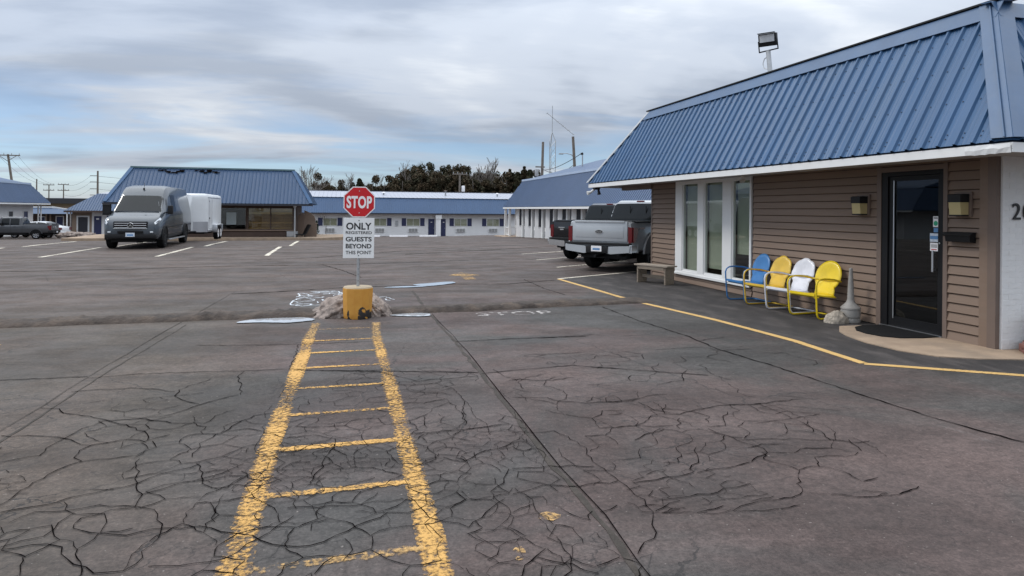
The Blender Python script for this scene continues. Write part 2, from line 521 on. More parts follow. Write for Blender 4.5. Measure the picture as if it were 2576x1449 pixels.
class MB:
    def __init__(s):
        s.v, s.f = [], []

    def add(s, vs, fs):
        o = len(s.v)
        s.v += [tuple(p) for p in vs]
        s.f += [tuple(i + o for i in f) for f in fs]
        return s

    def box(s, x0, x1, y0, y1, z0, z1):
        if x0 > x1: x0, x1 = x1, x0
        if y0 > y1: y0, y1 = y1, y0
        if z0 > z1: z0, z1 = z1, z0
        return s.add([(x0, y0, z0), (x1, y0, z0), (x1, y1, z0), (x0, y1, z0), (x0, y0, z1), (x1, y0, z1), (x1, y1, z1), (x0, y1, z1)],
                     [(0, 3, 2, 1), (4, 5, 6, 7), (0, 1, 5, 4), (1, 2, 6, 5), (2, 3, 7, 6), (3, 0, 4, 7)])

    def rbox(s, x0, x1, y0, y1, z0, z1, b=0.01):
        bm = bmesh.new()
        bmesh.ops.create_cube(bm, size=1)
        for v in bm.verts:
            v.co = Vector(((x0 + x1) / 2 + v.co.x * (x1 - x0), (y0 + y1) / 2 + v.co.y * (y1 - y0), (z0 + z1) / 2 + v.co.z * (z1 - z0)))
        bmesh.ops.bevel(bm, geom=list(bm.edges), offset=b, segments=2, affect='EDGES', profile=0.6)
        s.frombm(bm)
        bm.free()
        return s

    def frombm(s, bm):
        bm.verts.index_update()
        s.add([tuple(v.co) for v in bm.verts], [tuple(v.index for v in f.verts) for f in bm.faces])

    def quad(s, a, b, c, d):
        return s.add([a, b, c, d], [(0, 1, 2, 3)])

    def prism(s, poly, axis, a0, a1):
        """poly: 2-D points; extruded along axis ('x','y','z') from a0 to a1"""
        def pt(p, a):
            return {'x': (a, p[0], p[1]), 'y': (p[0], a, p[1]), 'z': (p[0], p[1], a)}[axis]
        n = len(poly)
        vs = [pt(p, a0) for p in poly] + [pt(p, a1) for p in poly]
        fs = [tuple(range(n))[::-1], tuple(range(n, 2 * n))]
        fs += [(i, (i + 1) % n, n + (i + 1) % n, n + i) for i in range(n)]
        return s.add(vs, fs)

    def tube(s, pts, r, n=8, cap=True):
        pts = [Vector(p) for p in pts]
        rs = r if isinstance(r, (list, tuple)) else [r] * len(pts)
        vs, fs = [], []
        t0 = (pts[1] - pts[0]).normalized()
        up = Vector((0, 0, 1)) if abs(t0.z) < 0.9 else Vector((1, 0, 0))
        nrm = t0.cross(up).normalized()
        for i, p in enumerate(pts):
            if i == 0: t = pts[1] - pts[0]
            elif i == len(pts) - 1: t = pts[-1] - pts[-2]
            else: t = (pts[i + 1] - pts[i]).normalized() + (pts[i] - pts[i - 1]).normalized()
            t = t.normalized()
            nrm = (nrm - t * nrm.dot(t)).normalized()
            bi = t.cross(nrm)
            for k in range(n):
                a = 2 * math.pi * k / n
                vs.append(p + (nrm * math.cos(a) + bi * math.sin(a)) * rs[i])
        for i in range(len(pts) - 1):
            for k in range(n):
                fs.append((i * n + k, i * n + (k + 1) % n, (i + 1) * n + (k + 1) % n, (i + 1) * n + k))
        if cap:
            fs.append(tuple(range(n))[::-1])
            fs.append(tuple((len(pts) - 1) * n + k for k in range(n)))
        return s.add(vs, fs)

    def lathe(s, prof, n=24, c=(0, 0, 0)):
        vs, fs = [], []
        for r, z in prof:
            for k in range(n):
                a = 2 * math.pi * k / n
                vs.append((c[0] + r * math.cos(a), c[1] + r * math.sin(a), c[2] + z))
        for i in range(len(prof) - 1):
            for k in range(n):
                fs.append((i * n + k, i * n + (k + 1) % n, (i + 1) * n + (k + 1) % n, (i + 1) * n + k))
        fs.append(tuple(range(n))[::-1])
        fs.append(tuple((len(prof) - 1) * n + k for k in range(n)))
        return s.add(vs, fs)

    def disc_y(s, c, r, y0, y1, n=24, r2=None):
        """cylinder whose axis is Y"""
        vs, fs = [], []
        for y, rr in ((y0, r), (y1, r2 or r)):
            for k in range(n):
                a = 2 * math.pi * k / n
                vs.append((c[0] + rr * math.cos(a), y, c[2] + rr * math.sin(a)))
        fs = [(k, n + k, n + (k + 1) % n, (k + 1) % n) for k in range(n)]
        fs += [tuple(range(n)), tuple(range(n, 2 * n))[::-1]]
        return s.add(vs, fs)

    def mesh(s, name, mat, smooth=False, off=None):
        me = bpy.data.meshes.new(name)
        vs = s.v if off is None else [(p[0] - off[0], p[1] - off[1], p[2] - off[2]) for p in s.v]
        me.from_pydata(vs, [], s.f)
        me.materials.append(mat)
        bm = bmesh.new()
        bm.from_mesh(me)
        bmesh.ops.recalc_face_normals(bm, faces=bm.faces)
        bm.to_mesh(me)
        bm.free()
        if smooth:
            me.polygons.foreach_set('use_smooth', [True] * len(me.polygons))
            me.set_sharp_from_angle(angle=math.radians(smooth if smooth is not True else 40))
        me.update()
        return me

    def build(s, name, mat, parent=None, smooth=False, world=True):
        off = root_loc(parent) if (parent is not None and world) else None
        o = bpy.data.objects.new(name, s.mesh(name, mat, smooth, off))
        COL.objects.link(o)
        o.parent = parent
        return o


def tag(o, label=None, cat=None, group=None, kind=None):
    if label: o['label'] = label
    if cat: o['category'] = cat
    if group: o['group'] = group
    if kind: o['kind'] = kind
    return o


def thing(name, label, cat, loc=(0, 0, 0), rz=0.0, group=None):
    o = bpy.data.objects.new(name, None)
    COL.objects.link(o)
    o.empty_display_size = 0.2
    o.location = loc
    o.rotation_euler = (0, 0, rz)
    return tag(o, label, cat, group)


def inst(me, name, parent, loc=(0, 0, 0), rot=(0, 0, 0), scale=(1, 1, 1)):
    o = bpy.data.objects.new(name, me)
    COL.objects.link(o)
    o.parent = parent
    o.location, o.rotation_euler, o.scale = loc, rot, scale
    return o


def copy_tree(o, parent=None):
    c = o.copy()
    COL.objects.link(c)
    c.parent = parent
    for ch in list(o.children):
        copy_tree(ch, c)
    return c


def textmesh(body, size, depth=0.002, bold=0.0, spacing=1.0, width=None, sx=1.0):
    cu = bpy.data.curves.new('txt', 'FONT')
    cu.body = body
    cu.size = size
    cu.align_x = 'CENTER'
    cu.align_y = 'CENTER'
    cu.extrude = depth
    cu.offset = bold
    cu.space_character = spacing
    cu.resolution_u = 4
    ob = bpy.data.objects.new('txt', cu)
    COL.objects.link(ob)
    bpy.context.view_layer.update()
    me = bpy.data.meshes.new_from_object(ob.evaluated_get(bpy.context.evaluated_depsgraph_get()))
    bpy.data.objects.remove(ob)
    if len(me.vertices):
        co = np.zeros(len(me.vertices) * 3)
        me.vertices.foreach_get('co', co)
        co = co.reshape(-1, 3)
        lo, hi = co.min(0), co.max(0)
        c = (lo + hi) / 2
        k = (width / (hi[0] - lo[0])) if width else sx
        co[:, 0] = (co[:, 0] - c[0]) * k
        co[:, 1] = co[:, 1] - c[1]
        me.vertices.foreach_set('co', co.reshape(-1))
    return me


def textobj(name, body, size, mat, parent, loc, rot, **k):
    me = textmesh(body, size, **k)
    me.materials.clear()
    me.materials.append(mat)
    return inst(me, name, parent, loc, rot)


def interp(t, xs, ys):
    return float(np.interp(t, xs, ys))


def gz(x, y):
    """ground height: level lot, then falling gently beyond the parked van"""
    s = interp(y, [33, 38, 47, 62, 75, 100], [0, .06, .45, 1.0, 1.27, 1.4])
    k = interp(x, [-12, 0, 5, 12], [1.05, 1.0, .9, .6])
    b = interp(y, [58, 72], [0, 1])
    return -s * (k * (1 - b) + b)


# ------------------------------------------------------------------ ground
xs = sorted(set([-600, -300, -150, -90, -70] + list(range(-60, 61, 3)) + [70, 90, 150, 300, 600]))
ys = sorted(set([-200, -80, -40, -20, -10, -5] + list(range(0, 33, 3)) + list(range(33, 101, 2)) + [110, 130, 160, 220, 350, 600, 1000]))
g = MB()
g.v = [(x, y, gz(x, y)) for y in ys for x in xs]
nx = len(xs)
g.f = [(j * nx + i, j * nx + i + 1, (j + 1) * nx + i + 1, (j + 1) * nx + i) for j in range(len(ys) - 1) for i in range(nx - 1)]
lot = g.build('parking_lot', M_ASPH, None, smooth=True)
tag(lot, 'cracked grey asphalt parking lot with faded markings', 'ground', kind='structure')


def sheet(name, poly, z, mat, parent=lot, kind=None):
    b = MB()
    b.add([(p[0], p[1], z + gz(p[0], p[1])) for p in poly], [tuple(range(len(poly)))])
    o = b.build(name, mat, parent)
    if kind: o['kind'] = kind
    return o


# darker sealed strip between the yellow line and the office
seal = sheet('sealed_strip', [(5.12, 15.75), (5.25, 12.2), (5.33, 11.3), (5.6, 9.4), (5.71, 7.64), (5.62, 6.36), (6.3, 5.88), (6.9, 5.5), (9.5, 4.4), (12, 4.4), (12, 17.6), (8.2, 17.4), (7.1, 16.75)], 0.0020, M_SEAL)


def wobble_line(pts, w, name, mat, z=0.0040, jit=0.012, step=0.45, seed=0, taper=False, build=True, into=None):
    rnd = random.Random(seed)
    P = [Vector((p[0], p[1], 0)) for p in pts]
    dense = [P[0]]
    for a, b in zip(P[:-1], P[1:]):
        n = max(1, int((b - a).length / step))
        for i in range(1, n + 1):
            q = a.lerp(b, i / n)
            dense.append(q)
    L, R = [], []
    n = len(dense)
    for i, p in enumerate(dense):
        t = (dense[min(i + 1, n - 1)] - dense[max(i - 1, 0)])
        if t.length < 1e-6: t = Vector((1, 0, 0))
        t.normalize()
        nn = Vector((-t.y, t.x, 0))
        off = rnd.uniform(-jit, jit)
        ww = w * (0.5 + rnd.uniform(-0.035, 0.035) if not taper else (0.5 * rnd.uniform(0.45, 1.15)))
        if taper: ww *= 0.75 + 0.55 * abs(t.x)
        if taper and (i < 1 or i > n - 2): ww *= 0.7
        L.append(p + nn * (ww + off))
        R.append(p + nn * (-ww + off))
    b = into or MB()
    o = len(b.v)
    if taper:
        for a, c in zip(L, R):
            b.v.append((a.x, a.y, z + gz(a.x, a.y)))
            b.v.append((c.x, c.y, z + gz(c.x, c.y)))
        for i in range(n - 1):
            b.f.append((o + 2 * i, o + 2 * i + 1, o + 2 * i + 3, o + 2 * i + 2))
        if into is None:
            return b.build(name, mat, lot)
        return
    for a, c in zip(L, R):
        for q in (a.lerp(c, -.14), a.lerp(c, .16), a.lerp(c, .84), a.lerp(c, 1.14)):
            b.v.append((q.x, q.y, z + gz(q.x, q.y)))
    for i in range(n - 1):
        for j in range(3):
            b.f.append((o + 4 * i + j, o + 4 * i + j + 1, o + 4 * i + j + 5, o + 4 * i + j + 4))
    ob = b.build(name, mat, lot)
    at = ob.data.attributes.new('wear', 'FLOAT', 'POINT')
    at.data.foreach_set('value', [(1.0, 0.0, 0.0, 1.0)[i % 4] for i in range(len(ob.data.vertices))])
    return ob


# yellow ladder marking in front of the stop sign
wobble_line([(-0.46, 2.2), (-0.47, 5.0), (-0.42, 7.4), (-0.39, 9.0)], 0.125, 'painted_line', M_YEL, seed=1, jit=0.003)
wobble_line([(-0.39, 9.03), (-0.34, 10.2)], 0.115, 'painted_line', M_YPATCH, seed=2, jit=0.01)
wobble_line([(0.43, 2.0), (0.455, 4.4), (0.455, 7.1), (0.45, 9.0)], 0.115, 'painted_line', M_YEL, seed=3, jit=0.003)
wobble_line([(0.45, 9.03), (0.49, 10.1)], 0.11, 'painted_line', M_YPATCH, seed=4, jit=0.01)
for i, y in enumerate((2.5, 3.29, 4.12, 4.9, 5.7, 6.52, 7.35, 8.1, 8.83, 9.65)):
    wobble_line([(-0.40, y), (0.40, y + 0.03)], 0.072 if y < 5 else 0.062, 'painted_rung', M_YPATCH if y > 9 or 3 < y < 3.5 else M_YEL, z=0.0048, seed=10 + i, jit=0.004)
# line round the office strip
wobble_line([(5.09, 15.71), (5.21, 12.25), (5.24, 12.0)], 0.09, 'painted_line', M_YEL2, seed=30, jit=0.004)
wobble_line([(5.27, 11.38), (5.56, 9.37), (5.67, 7.64), (5.58, 6.34)], 0.09, 'painted_line', M_YEL2, seed=31, jit=0.004)
wobble_line([(5.57, 6.33), (6.29, 5.86), (6.81, 5.52), (8.6, 4.5)], 0.085, 'painted_line', M_YEL2, seed=32, jit=0.004)
# angled stalls where the pickups stand
for i, (a, b_) in enumerate((((5.1, 15.76), (7.9, 17.35)), ((6.09, 18.97), (9.2, 21.1)), ((6.32, 21.9), (9.4, 24.05)), ((6.6, 24.9), (9.6, 27.0)))):
    wobble_line([a, b_], 0.09, 'painted_line', M_WPAINT, seed=40 + i, jit=0.004)
# long bays on the left
for i, x in enumerate((-19.6, -16.2, -12.8, -9.4, -5.98, -2.52)):
    wobble_line([(x, 24.95), (x - 0.02, 30.7)], 0.13, 'painted_line', M_WPAINT, seed=50 + i, jit=0.004)
    wobble_line([(x + 0.35, 31.4), (x + 0.33, 37.2)], 0.13, 'painted_line', M_WPAINT, seed=60 + i, jit=0.004)
# arrow and ghost lettering
sheet('painted_arrow', [(2.62, 17.0), (3.05, 17.75), (3.42, 16.95), (3.15, 16.86), (3.12, 15.95), (2.84, 15.88), (2.88, 16.84)], 0.0040, M_YPATCH)
textobj('painted_word', 'STOP', 0.50, M_GHOST, lot, (2.70, 10.58, 0.0040), (0, 0, 0), depth=0.0, bold=0.004, width=1.25)
for i, (cx, cy, rx, ry) in enumerate(((1.09, 3.52, 0.065, 0.055), (0.85, 3.20, 0.03, 0.035), (0.83, 3.12, 0.02, 0.02), (-3.95, 9.3, 0.06, 0.03))):
    rnd = random.Random(70 + i)
    sheet('paint_blotch', [(cx + rx * math.cos(a) * rnd.uniform(.7, 1.2), cy + ry * math.sin(a) * rnd.uniform(.7, 1.2)) for a in [k * math.pi / 7 for k in range(14)]], 0.0040, M_YPATCH)

# traced cracks, as real pavement lines
F_, CX_, CY_ = 1717., 1288., 529.
TH = math.radians(14)


def gp(u, v):
    """survey note -> ground point (all marks lie flat on the lot)"""
    a, b = u - CX_, v - CY_
    a, b = a + b * 0.009, b - a * 0.009
    xc, h = a / F_, -b / F_
    t = -H / h
    return ((xc * math.cos(TH) + math.sin(TH)) * t, (-xc * math.sin(TH) + math.cos(TH)) * t)


CR7 = '''0,1018 110,940 245,858 405,790 385,770 400,735 470,710 620,680 735,690 755,680 720,640 560,585 420,560 330,545 300,525 210,520
405,790 560,778 680,760 795,720 760,690
0,665 130,662 290,668 345,685 455,710
0,795 190,760 300,690 420,625 520,590 700,575 850,560 975,515 1100,480 1205,455
1205,455 1215,420 1200,365 1230,335
0,1050 150,1025 260,1000 420,965 560,930 690,900 820,855 950,820 1000,800
690,1020 700,960 680,920 690,860 695,810 690,780
40,1100 180,1045 330,1035 500,1010 690,1020 760,1040 825,1105 820,1150 730,1245 690,1310 620,1345 480,1350 370,1310 310,1225 230,1215 0,1230
690,960 820,925 980,890 1110,850 1215,800
370,1110 400,1075 560,1040 690,1020
370,1110 365,1130 440,1155 560,1160 640,1160 760,1140 1000,1120 1120,1140 1200,1165 1260,1165
0,1225 220,1170 300,1100 360,1050
1215,840 1260,870 1315,885 1380,860
960,770 1010,700 1120,640 1200,600 1280,560 1380,545
1000,800 1030,900 1060,930 1140,920 1220,870
1110,960 1070,1030 1075,1100
1120,640 1250,625 1330,635
1060,375 900,430 885,470 930,490 1000,500
440,370 700,350 960,340 1200,335 1450,325 1480,280 1500,200
1450,325 1700,335 1900,340 2100,385 2400,360
980,205 1200,205 1500,200 1900,185
1450,1020 1600,1020 1730,1015 1900,995 2030,985
1600,1020 1610,1080
740,1330 900,1320 1120,1280 1300,1180 1450,1090 1490,1070
1260,1165 1380,1205 1560,1220 1700,1170 1850,1090 1960,1050
1740,1180 1760,1240 1745,1290
1380,740 1460,745 1600,700 1680,705 1625,770 1630,800 1570,900
1420,830 1480,800 1560,790
2060,650 2200,640 2400,620 2560,600
2050,970 2170,1070 2300,1110 2360,1125 2440,1050 2540,980
2230,770 2330,790 2450,740 2576,700
2140,560 2145,620
2330,540 2340,610
2470,945 2540,900 2560,830
360,440 500,430 700,420 880,440
700,575 900,600 1030,600 1080,560 1180,530'''
CR8 = '''0,490 200,495 300,480
0,580 170,580 240,600 360,605 500,600 620,590 660,570 760,565
460,580 500,570 540,600 460,600 460,580
620,600 700,640 820,660 980,620 1210,610 1400,585
820,680 810,730
1210,610 1320,660 1480,730 1560,785 1700,800 1740,790
930,720 1050,720 1020,680 1060,650
590,785 680,750 740,735
0,750 200,745 270,770 340,810 400,890 520,990 640,1080 700,1170 700,1240 610,1345
0,1050 150,1005 330,1010 520,990
600,1000 750,970 900,945 880,930 910,880 890,820
900,945 1040,920 1160,895
690,1085 830,1075 1000,1040 1160,995
690,1130 810,1080
0,930 180,915 400,915
960,730 1100,790 1220,830 1260,850 1160,890
1110,790 1400,780 1560,790
1640,785 1700,840
130,290 400,270
130,1355 290,1400 420,1445
440,1145 520,1110
910,300 1040,285'''
cb = MB()
k = 0
for blk, fu in ((CR7, lambda x, y: (x / 2, 766.7 + y / 2)), (CR8, lambda x, y: (1288 + x * .515, 702.8 + y * .515))):
    for line in blk.split('\n'):
        pts = [gp(*fu(*map(float, q.split(',')))) for q in line.split()]
        dist = sum(p[1] for p in pts) / len(pts)
        wobble_line(pts, 0.0040 + 0.00075 * dist, 'crack', M_CRACK, z=0.0058, jit=0.018, step=0.06, seed=k, taper=True, into=cb)
        k += 1
for pts, w in (([(-6, 7.45), (-2.36, 7.4)], .012), ([(-0.46, 7.27), (0.56, 7.01), (1.36, 6.79)], .016), ([gp(*p) for p in ((0, 684), (300, 678), (560, 670), (860, 666), (1180, 655))], .05),
               ([gp(702.8 + x * .3968, 638.9 + y * .3968) for x, y in ((-300, 255), (0, 240), (400, 215), (650, 207), (1100, 192), (1450, 191), (1750, 166))], .035),
               ([gp(702.8 + x * .3968, 638.9 + y * .3968) for x, y in ((1545, 160), (1680, 220), (1810, 260))], .02), ([gp(702.8 + x * .3968, 638.9 + y * .3968) for x, y in ((270, 68), (400, 105), (520, 150))], .03),
               ([gp(1288 + x * .515, 702.8 + y * .515) for x, y in ((440, 135), (640, 210), (850, 275), (1000, 340), (1280, 425), (1480, 490), (1750, 580), (2100, 690), (2501, 800))], .022),
               ([gp(1145 + 0, 860), gp(1300, 852), gp(1480, 846)], .016), ([(1.38, 6.75), (2.4, 6.9), (3.6, 6.2)], .012), ([gp(1020, 640), gp(1250, 628), gp(1420, 618)], .06), ([gp(640, 655), gp(800, 648), gp(1010, 632)], .05)):
    wobble_line(pts, w, 'crack', M_CRACK, z=0.0058, jit=0.012, step=0.08, seed=k, taper=True, into=cb)
    k += 1
from mathutils.geometry import delaunay_2d_cdt


def crack_net(x0, x1, y0, y1, cell, keep, width, seed, inside):
    rnd = random.Random(seed)
    pts = []
    nx_, ny_ = int((x1 - x0) / cell) + 1, int((y1 - y0) / cell) + 1
    for i in range(nx_):
        for j in range(ny_):
            pts.append(Vector((x0 + (i + rnd.uniform(-.1, 1.1)) * cell, y0 + (j + rnd.uniform(-.1, 1.1)) * cell)))
    vs_, es_, fs_2, _, _, _ = delaunay_2d_cdt(pts, [], [], 0, 1e-5)
    cen, emap = [], {}
    for fi, f in enumerate(fs_2):
        A, B, C = [vs_[i] for i in f[:3]]
        cen.append((A + B + C) / 3)
        for p, q in ((f[0], f[1]), (f[1], f[2]), (f[2], f[0])):
            emap.setdefault((min(p, q), max(p, q)), []).append(fi)
    for key, fl_ in emap.items():
        if len(fl_) != 2 or rnd.random() > keep: continue
        A, B = cen[fl_[0]], cen[fl_[1]]
        M = (A + B) / 2
        if not inside(M.x, M.y) or (A - B).length > cell * 2: continue
        off_ = Vector((rnd.uniform(-1, 1), rnd.uniform(-1, 1))) * (A - B).length * .22
        wobble_line([A, M + off_ * .6, B], width * rnd.uniform(.5, 1.25), 'crack', M_CRACK, z=0.0058, jit=0.009, step=0.04, seed=rnd.randint(0, 9999), taper=True, into=cb)


def blotchy(sx, thr):
    return lambda x, y: mnoise.noise(Vector((x * .75 + sx, y * .75, 0))) > thr


crack_net(-2.3, 0.9, 2.2, 6.5, .26, .86, .0062, 1, blotchy(3.1, -.20))
crack_net(-0.6, 1.35, 2.6, 7.0, .20, .80, .0055, 2, blotchy(9.0, -.06))
crack_net(1.4, 3.7, 3.2, 7.4, .26, .80, .0062, 3, blotchy(5.0, .0))
crack_net(-6.0, -2.3, 2.2, 5.6, .30, .84, .0062, 4, blotchy(1.0, -.12))
crack_net(1.4, 5.2, 4.6, 7.4, .40, .7, .0070, 5, blotchy(7.0, .0))
crack_net(-2.3, 1.3, 2.2, 5.4, .11, .75, .0040, 6, blotchy(14.0, .30))
crack_net(1.4, 4.0, 3.4, 6.6, .13, .75, .0042, 7, blotchy(21.0, .33))
cro = cb.build('cracks', M_CRACK, lot)
cro['kind'] = 'stuff'
# tarred joints running up the lot
wobble_line([(1.40, 13.9), (1.37, 11.9)], 0.04, 'joint', M_SEAM, z=0.0030, seed=81, jit=0.02)
wobble_line([(1.36, 10.75), (1.39, 8.44), (1.38, 6.75), (1.36, 5.37), (1.34, 4.16), (1.35, 3.46), (1.31, 2.5), (1.3, 1.0)], 0.06, 'joint', M_SEAM, z=0.0030, seed=82, jit=0.012, step=.15, taper=True)
wobble_line([(1.40, 10.75), (1.43, 8.44), (1.42, 6.75), (1.40, 5.37), (1.38, 4.16), (1.39, 3.46), (1.35, 2.5)], 0.012, 'joint', M_CRACK, z=0.0064, seed=83, jit=0.012, taper=True)
wobble_line([(-2.02, 14.3), (-2.24, 10.4), (-2.36, 7.45), (-2.38, 6.41), (-2.43, 5.3)], 0.014, 'joint', M_SEAM, z=0.0064, seed=84, jit=0.012, taper=True)
wobble_line([(-2.10, 10.4), (-2.26, 7.45), (-2.30, 5.3)], 0.03, 'joint', M_SEAM, z=0.0030, seed=85, jit=0.008, step=.15, taper=True)

# the low asphalt ridge across the lot
xr = np.linspace(-14, 5.55, 420)
rv, rf = [], []
rnd = random.Random(5)
prof = [(-0.03, -0.01), (0.0, 0.035), (0.05, 0.085), (0.14, 0.105), (0.32, 0.10), (0.52, 0.06), (0.85, 0.002), (0.9, -0.01)]
for i, x in enumerate(xr):
    yn = interp(x, [-14, -4.46, -1.47, 0.77, 2.15, 3.6, 5.6], [10.4, 10.6, 10.78, 10.86, 10.93, 11.18, 11.36])
    h = interp(x, [-14, 3.5, 5.0, 5.55], [.72, .72, 0.5, 0.05]) * rnd.uniform(0.82, 1.1)
    for a, z in prof:
        nn = mnoise.noise(Vector((x * 2.3, a * 6, 1.7)))
        n5 = mnoise.noise(Vector((x * 9.0, a * 20, 4.1)))
        rv.append((x, yn + a + 0.06 * nn + .015 * n5, z * h * (1 + 0.45 * nn + .3 * n5) if z > 0 else z))
m_ = len(prof)
for i in range(len(xr) - 1):
    for j in range(m_ - 1):
        rf.append((i * m_ + j, (i + 1) * m_ + j, (i + 1) * m_ + j + 1, i * m_ + j + 1))
ridge = MB().add(rv, rf).build('asphalt_ridge', M_RIDGE, None, smooth=60)
tag(ridge, 'low worn asphalt ridge crossing the lot behind the stop sign', 'kerb', kind='structure')

# puddles and ice
M_PUD, n_, l_, b_ = mk('melt_water')
b_.inputs['Base Color'].default_value = (0.56, 0.60, 0.65, 1)  # pale base puts both ice and the sky's reflection into the colour
b_.inputs['Roughness'].default_value = 0.06
b_.inputs['Specular IOR Level'].default_value = 0.9
b_.inputs['Coat Weight'].default_value = 1.0


def blob(pts, jit=0.02, seed=0):
    rnd = random.Random(seed)
    out = []
    n = len(pts)
    for i in range(n):
        p0, p1, p2, p3 = [Vector(pts[(i + j) % n]) for j in (-1, 0, 1, 2)]
        for t in (0, .2, .4, .6, .8):
            q = 0.5 * ((2 * p1) + (p2 - p0) * t + (2 * p0 - 5 * p1 + 4 * p2 - p3) * t * t + (-p0 + 3 * p1 - 3 * p2 + p3) * t ** 3)
            out.append((q.x + rnd.uniform(-jit, jit), q.y + rnd.uniform(-jit, jit)))
    return out


for i, (pts, lb) in enumerate(((((-1.45, 10.4), (-1.25, 10.66), (-0.85, 10.72), (-0.53, 10.70), (-0.38, 10.45), (-0.71, 10.27), (-1.11, 10.36)), 'long pale puddle left of the yellow block'),
                               (((0.72, 10.70), (0.98, 10.82), (1.33, 10.80), (1.31, 10.52), (0.91, 10.57)), 'small pale puddle right of the yellow block'),
                               (((0.86, 14.50), (1.2, 14.66), (1.5, 14.68), (1.78, 14.58), (1.33, 14.42)), 'thin icy puddle beyond the asphalt ridge'),
                               (((1.52, 14.95), (1.85, 15.16), (2.4, 15.44), (2.46, 15.13), (1.96, 14.7), (1.67, 14.66)), 'broad icy puddle beyond the asphalt ridge'))):
    o = MB().add([(p[0], p[1], 0.013) for p in blob(pts, 0.012, i)], [tuple(range(len(pts) * 5))]).build('puddle', M_PUD, None)
    tag(o, lb, 'puddle', kind='structure')
ib = MB()
rnd = random.Random(12)
cb_keep = cb
cb = ib
crack_net(-0.85, 0.02, 11.9, 14.1, .21, .8, .045, 31, lambda x, y: mnoise.noise(Vector((x * 2.2, y * 1.2, 3))) > -.15)
crack_net(0.52, 0.8, 11.9, 13.2, .22, .5, .03, 32, lambda x, y: mnoise.noise(Vector((x * 2.2, y * 1.2, 7))) > -.05)
cb = cb_keep
ice = ib.build('ice_film', M_ICE, None)
tag(ice, 'broken white ice film on the asphalt behind the yellow block', 'ice', kind='stuff')


def mound(name, cx, cy, rx, ry, h, seed, mat, label, cat, lean=(0, 0), amp=1.0):
    bm = bmesh.new()
    bmesh.ops.create_icosphere(bm, subdivisions=5, radius=1)
    rnd = Vector((seed * 3.7, seed * 1.3, seed))
    for v in bm.verts:
        c = v.co.copy()
        d = 1 + amp * (0.30 * mnoise.fractal(c * 1.6 + rnd, 0.8, 2.1, 5) + 0.10 * mnoise.fractal(c * 7 + rnd, 0.7, 2.2, 3))
        r = math.hypot(c.x, c.y)
        z = max(-0.1, c.z) * d
        v.co = Vector((c.x * rx * d + lean[0] * max(z, 0), c.y * ry * d + lean[1] * max(z, 0), z * h))
    b = MB()
    b.frombm(bm)
    bm.free()
    b.v = [(p[0] + cx, p[1] + cy, p[2]) for p in b.v]
    t = thing(name, label, cat, (cx, cy, 0))
    o = b.build(name + '_body', mat, t, smooth=60)
    return t


def mound_one(name, cx, cy, rx, ry, h, seed, mat, label, cat, lean=(0, 0), zoff=0.0, amp=1.0):
    t = mound(name, cx, cy, rx, ry, h, seed, mat, label, cat, lean, amp)
    o = t.children[0]
    o.parent = None
    o.location = (cx, cy, zoff)
    bpy.data.objects.remove(t)
    o.name = name
    return tag(o, label, cat)


mound_one('snow_pile', -0.13, 11.0, 0.36, 0.42, 0.30, 1, M_SNOW, 'dirty snow pile left of the yellow concrete block', 'snow', (0.22, 0.1), 0.0, .75)
mound_one('snow_pile', 0.58, 11.0, 0.24, 0.36, 0.27, 2, M_SNOW, 'small dirty snow pile right of the yellow concrete block', 'snow', (-0.12, 0.1), 0.0, .75)

# tan concrete apron at the office door + mat
apron = [(7.76, 8.46), (7.02, 8.46), (6.72, 8.1), (6.58, 7.8), (6.48, 7.34), (6.50, 6.82), (6.69, 6.44), (7.03, 6.24), (7.51, 6.10), (8.5, 5.85), (10.5, 5.6), (10.5, 6.66), (7.76, 6.66)]
ap = MB().prism(apron, 'z', -0.02, 0.014).build('door_apron', M_CONC, None)
tag(ap, 'curved tan concrete apron at the office door', 'pavement', kind='structure')

# ------------------------------------------------------------------ stop sign
SX, SY = 0.245, 10.62
ss = thing('stop_sign', 'red stop sign over white guest notice on a post in a yellow block', 'sign', (SX, SY, 0))
M_YBLOCK, n_, l_, b_ = mk('chipped_yellow_block')
t_ = n_.new('ShaderNodeTexCoord')
q_ = n_.new('ShaderNodeTexNoise')
q_.inputs['Scale'].default_value = 5.5
q_.inputs['Detail'].default_value = 7
l_.new(t_.outputs['Object'], q_.inputs['Vector'])
s_ = n_.new('ShaderNodeSeparateXYZ')
l_.new(t_.outputs['Object'], s_.inputs[0])
a_ = n_.new('ShaderNodeMath')
a_.operation = 'MULTIPLY_ADD'
a_.inputs[1].default_value = -0.85
l_.new(s_.outputs[2], a_.inputs[0])
l_.new(q_.outputs['Fac'], a_.inputs[2])
r_ = n_.new('ShaderNodeMapRange')
r_.inputs[1].default_value, r_.inputs[2].default_value = 0.475, 0.490
l_.new(a_.outputs[0], r_.inputs[0])
q2 = n_.new('ShaderNodeTexNoise')
q2.inputs['Scale'].default_value = 9
q2.inputs['Detail'].default_value = 8
l_.new(t_.outputs['Object'], q2.inputs['Vector'])
c_ = n_.new('ShaderNodeMix')
c_.data_type = 'RGBA'
l_.new(q2.outputs['Fac'], c_.inputs[0])
c_.inputs[6].default_value = (0.52, 0.215, 0.03, 1)
c_.inputs[7].default_value = (0.64, 0.34, 0.06, 1)
c2 = n_.new('ShaderNodeMix')
c2.data_type = 'RGBA'
l_.new(r_.outputs[0], c2.inputs[0])
l_.new(c_.outputs[2], c2.inputs[6])
c2.inputs[7].default_value = (0.030, 0.026, 0.024, 1)
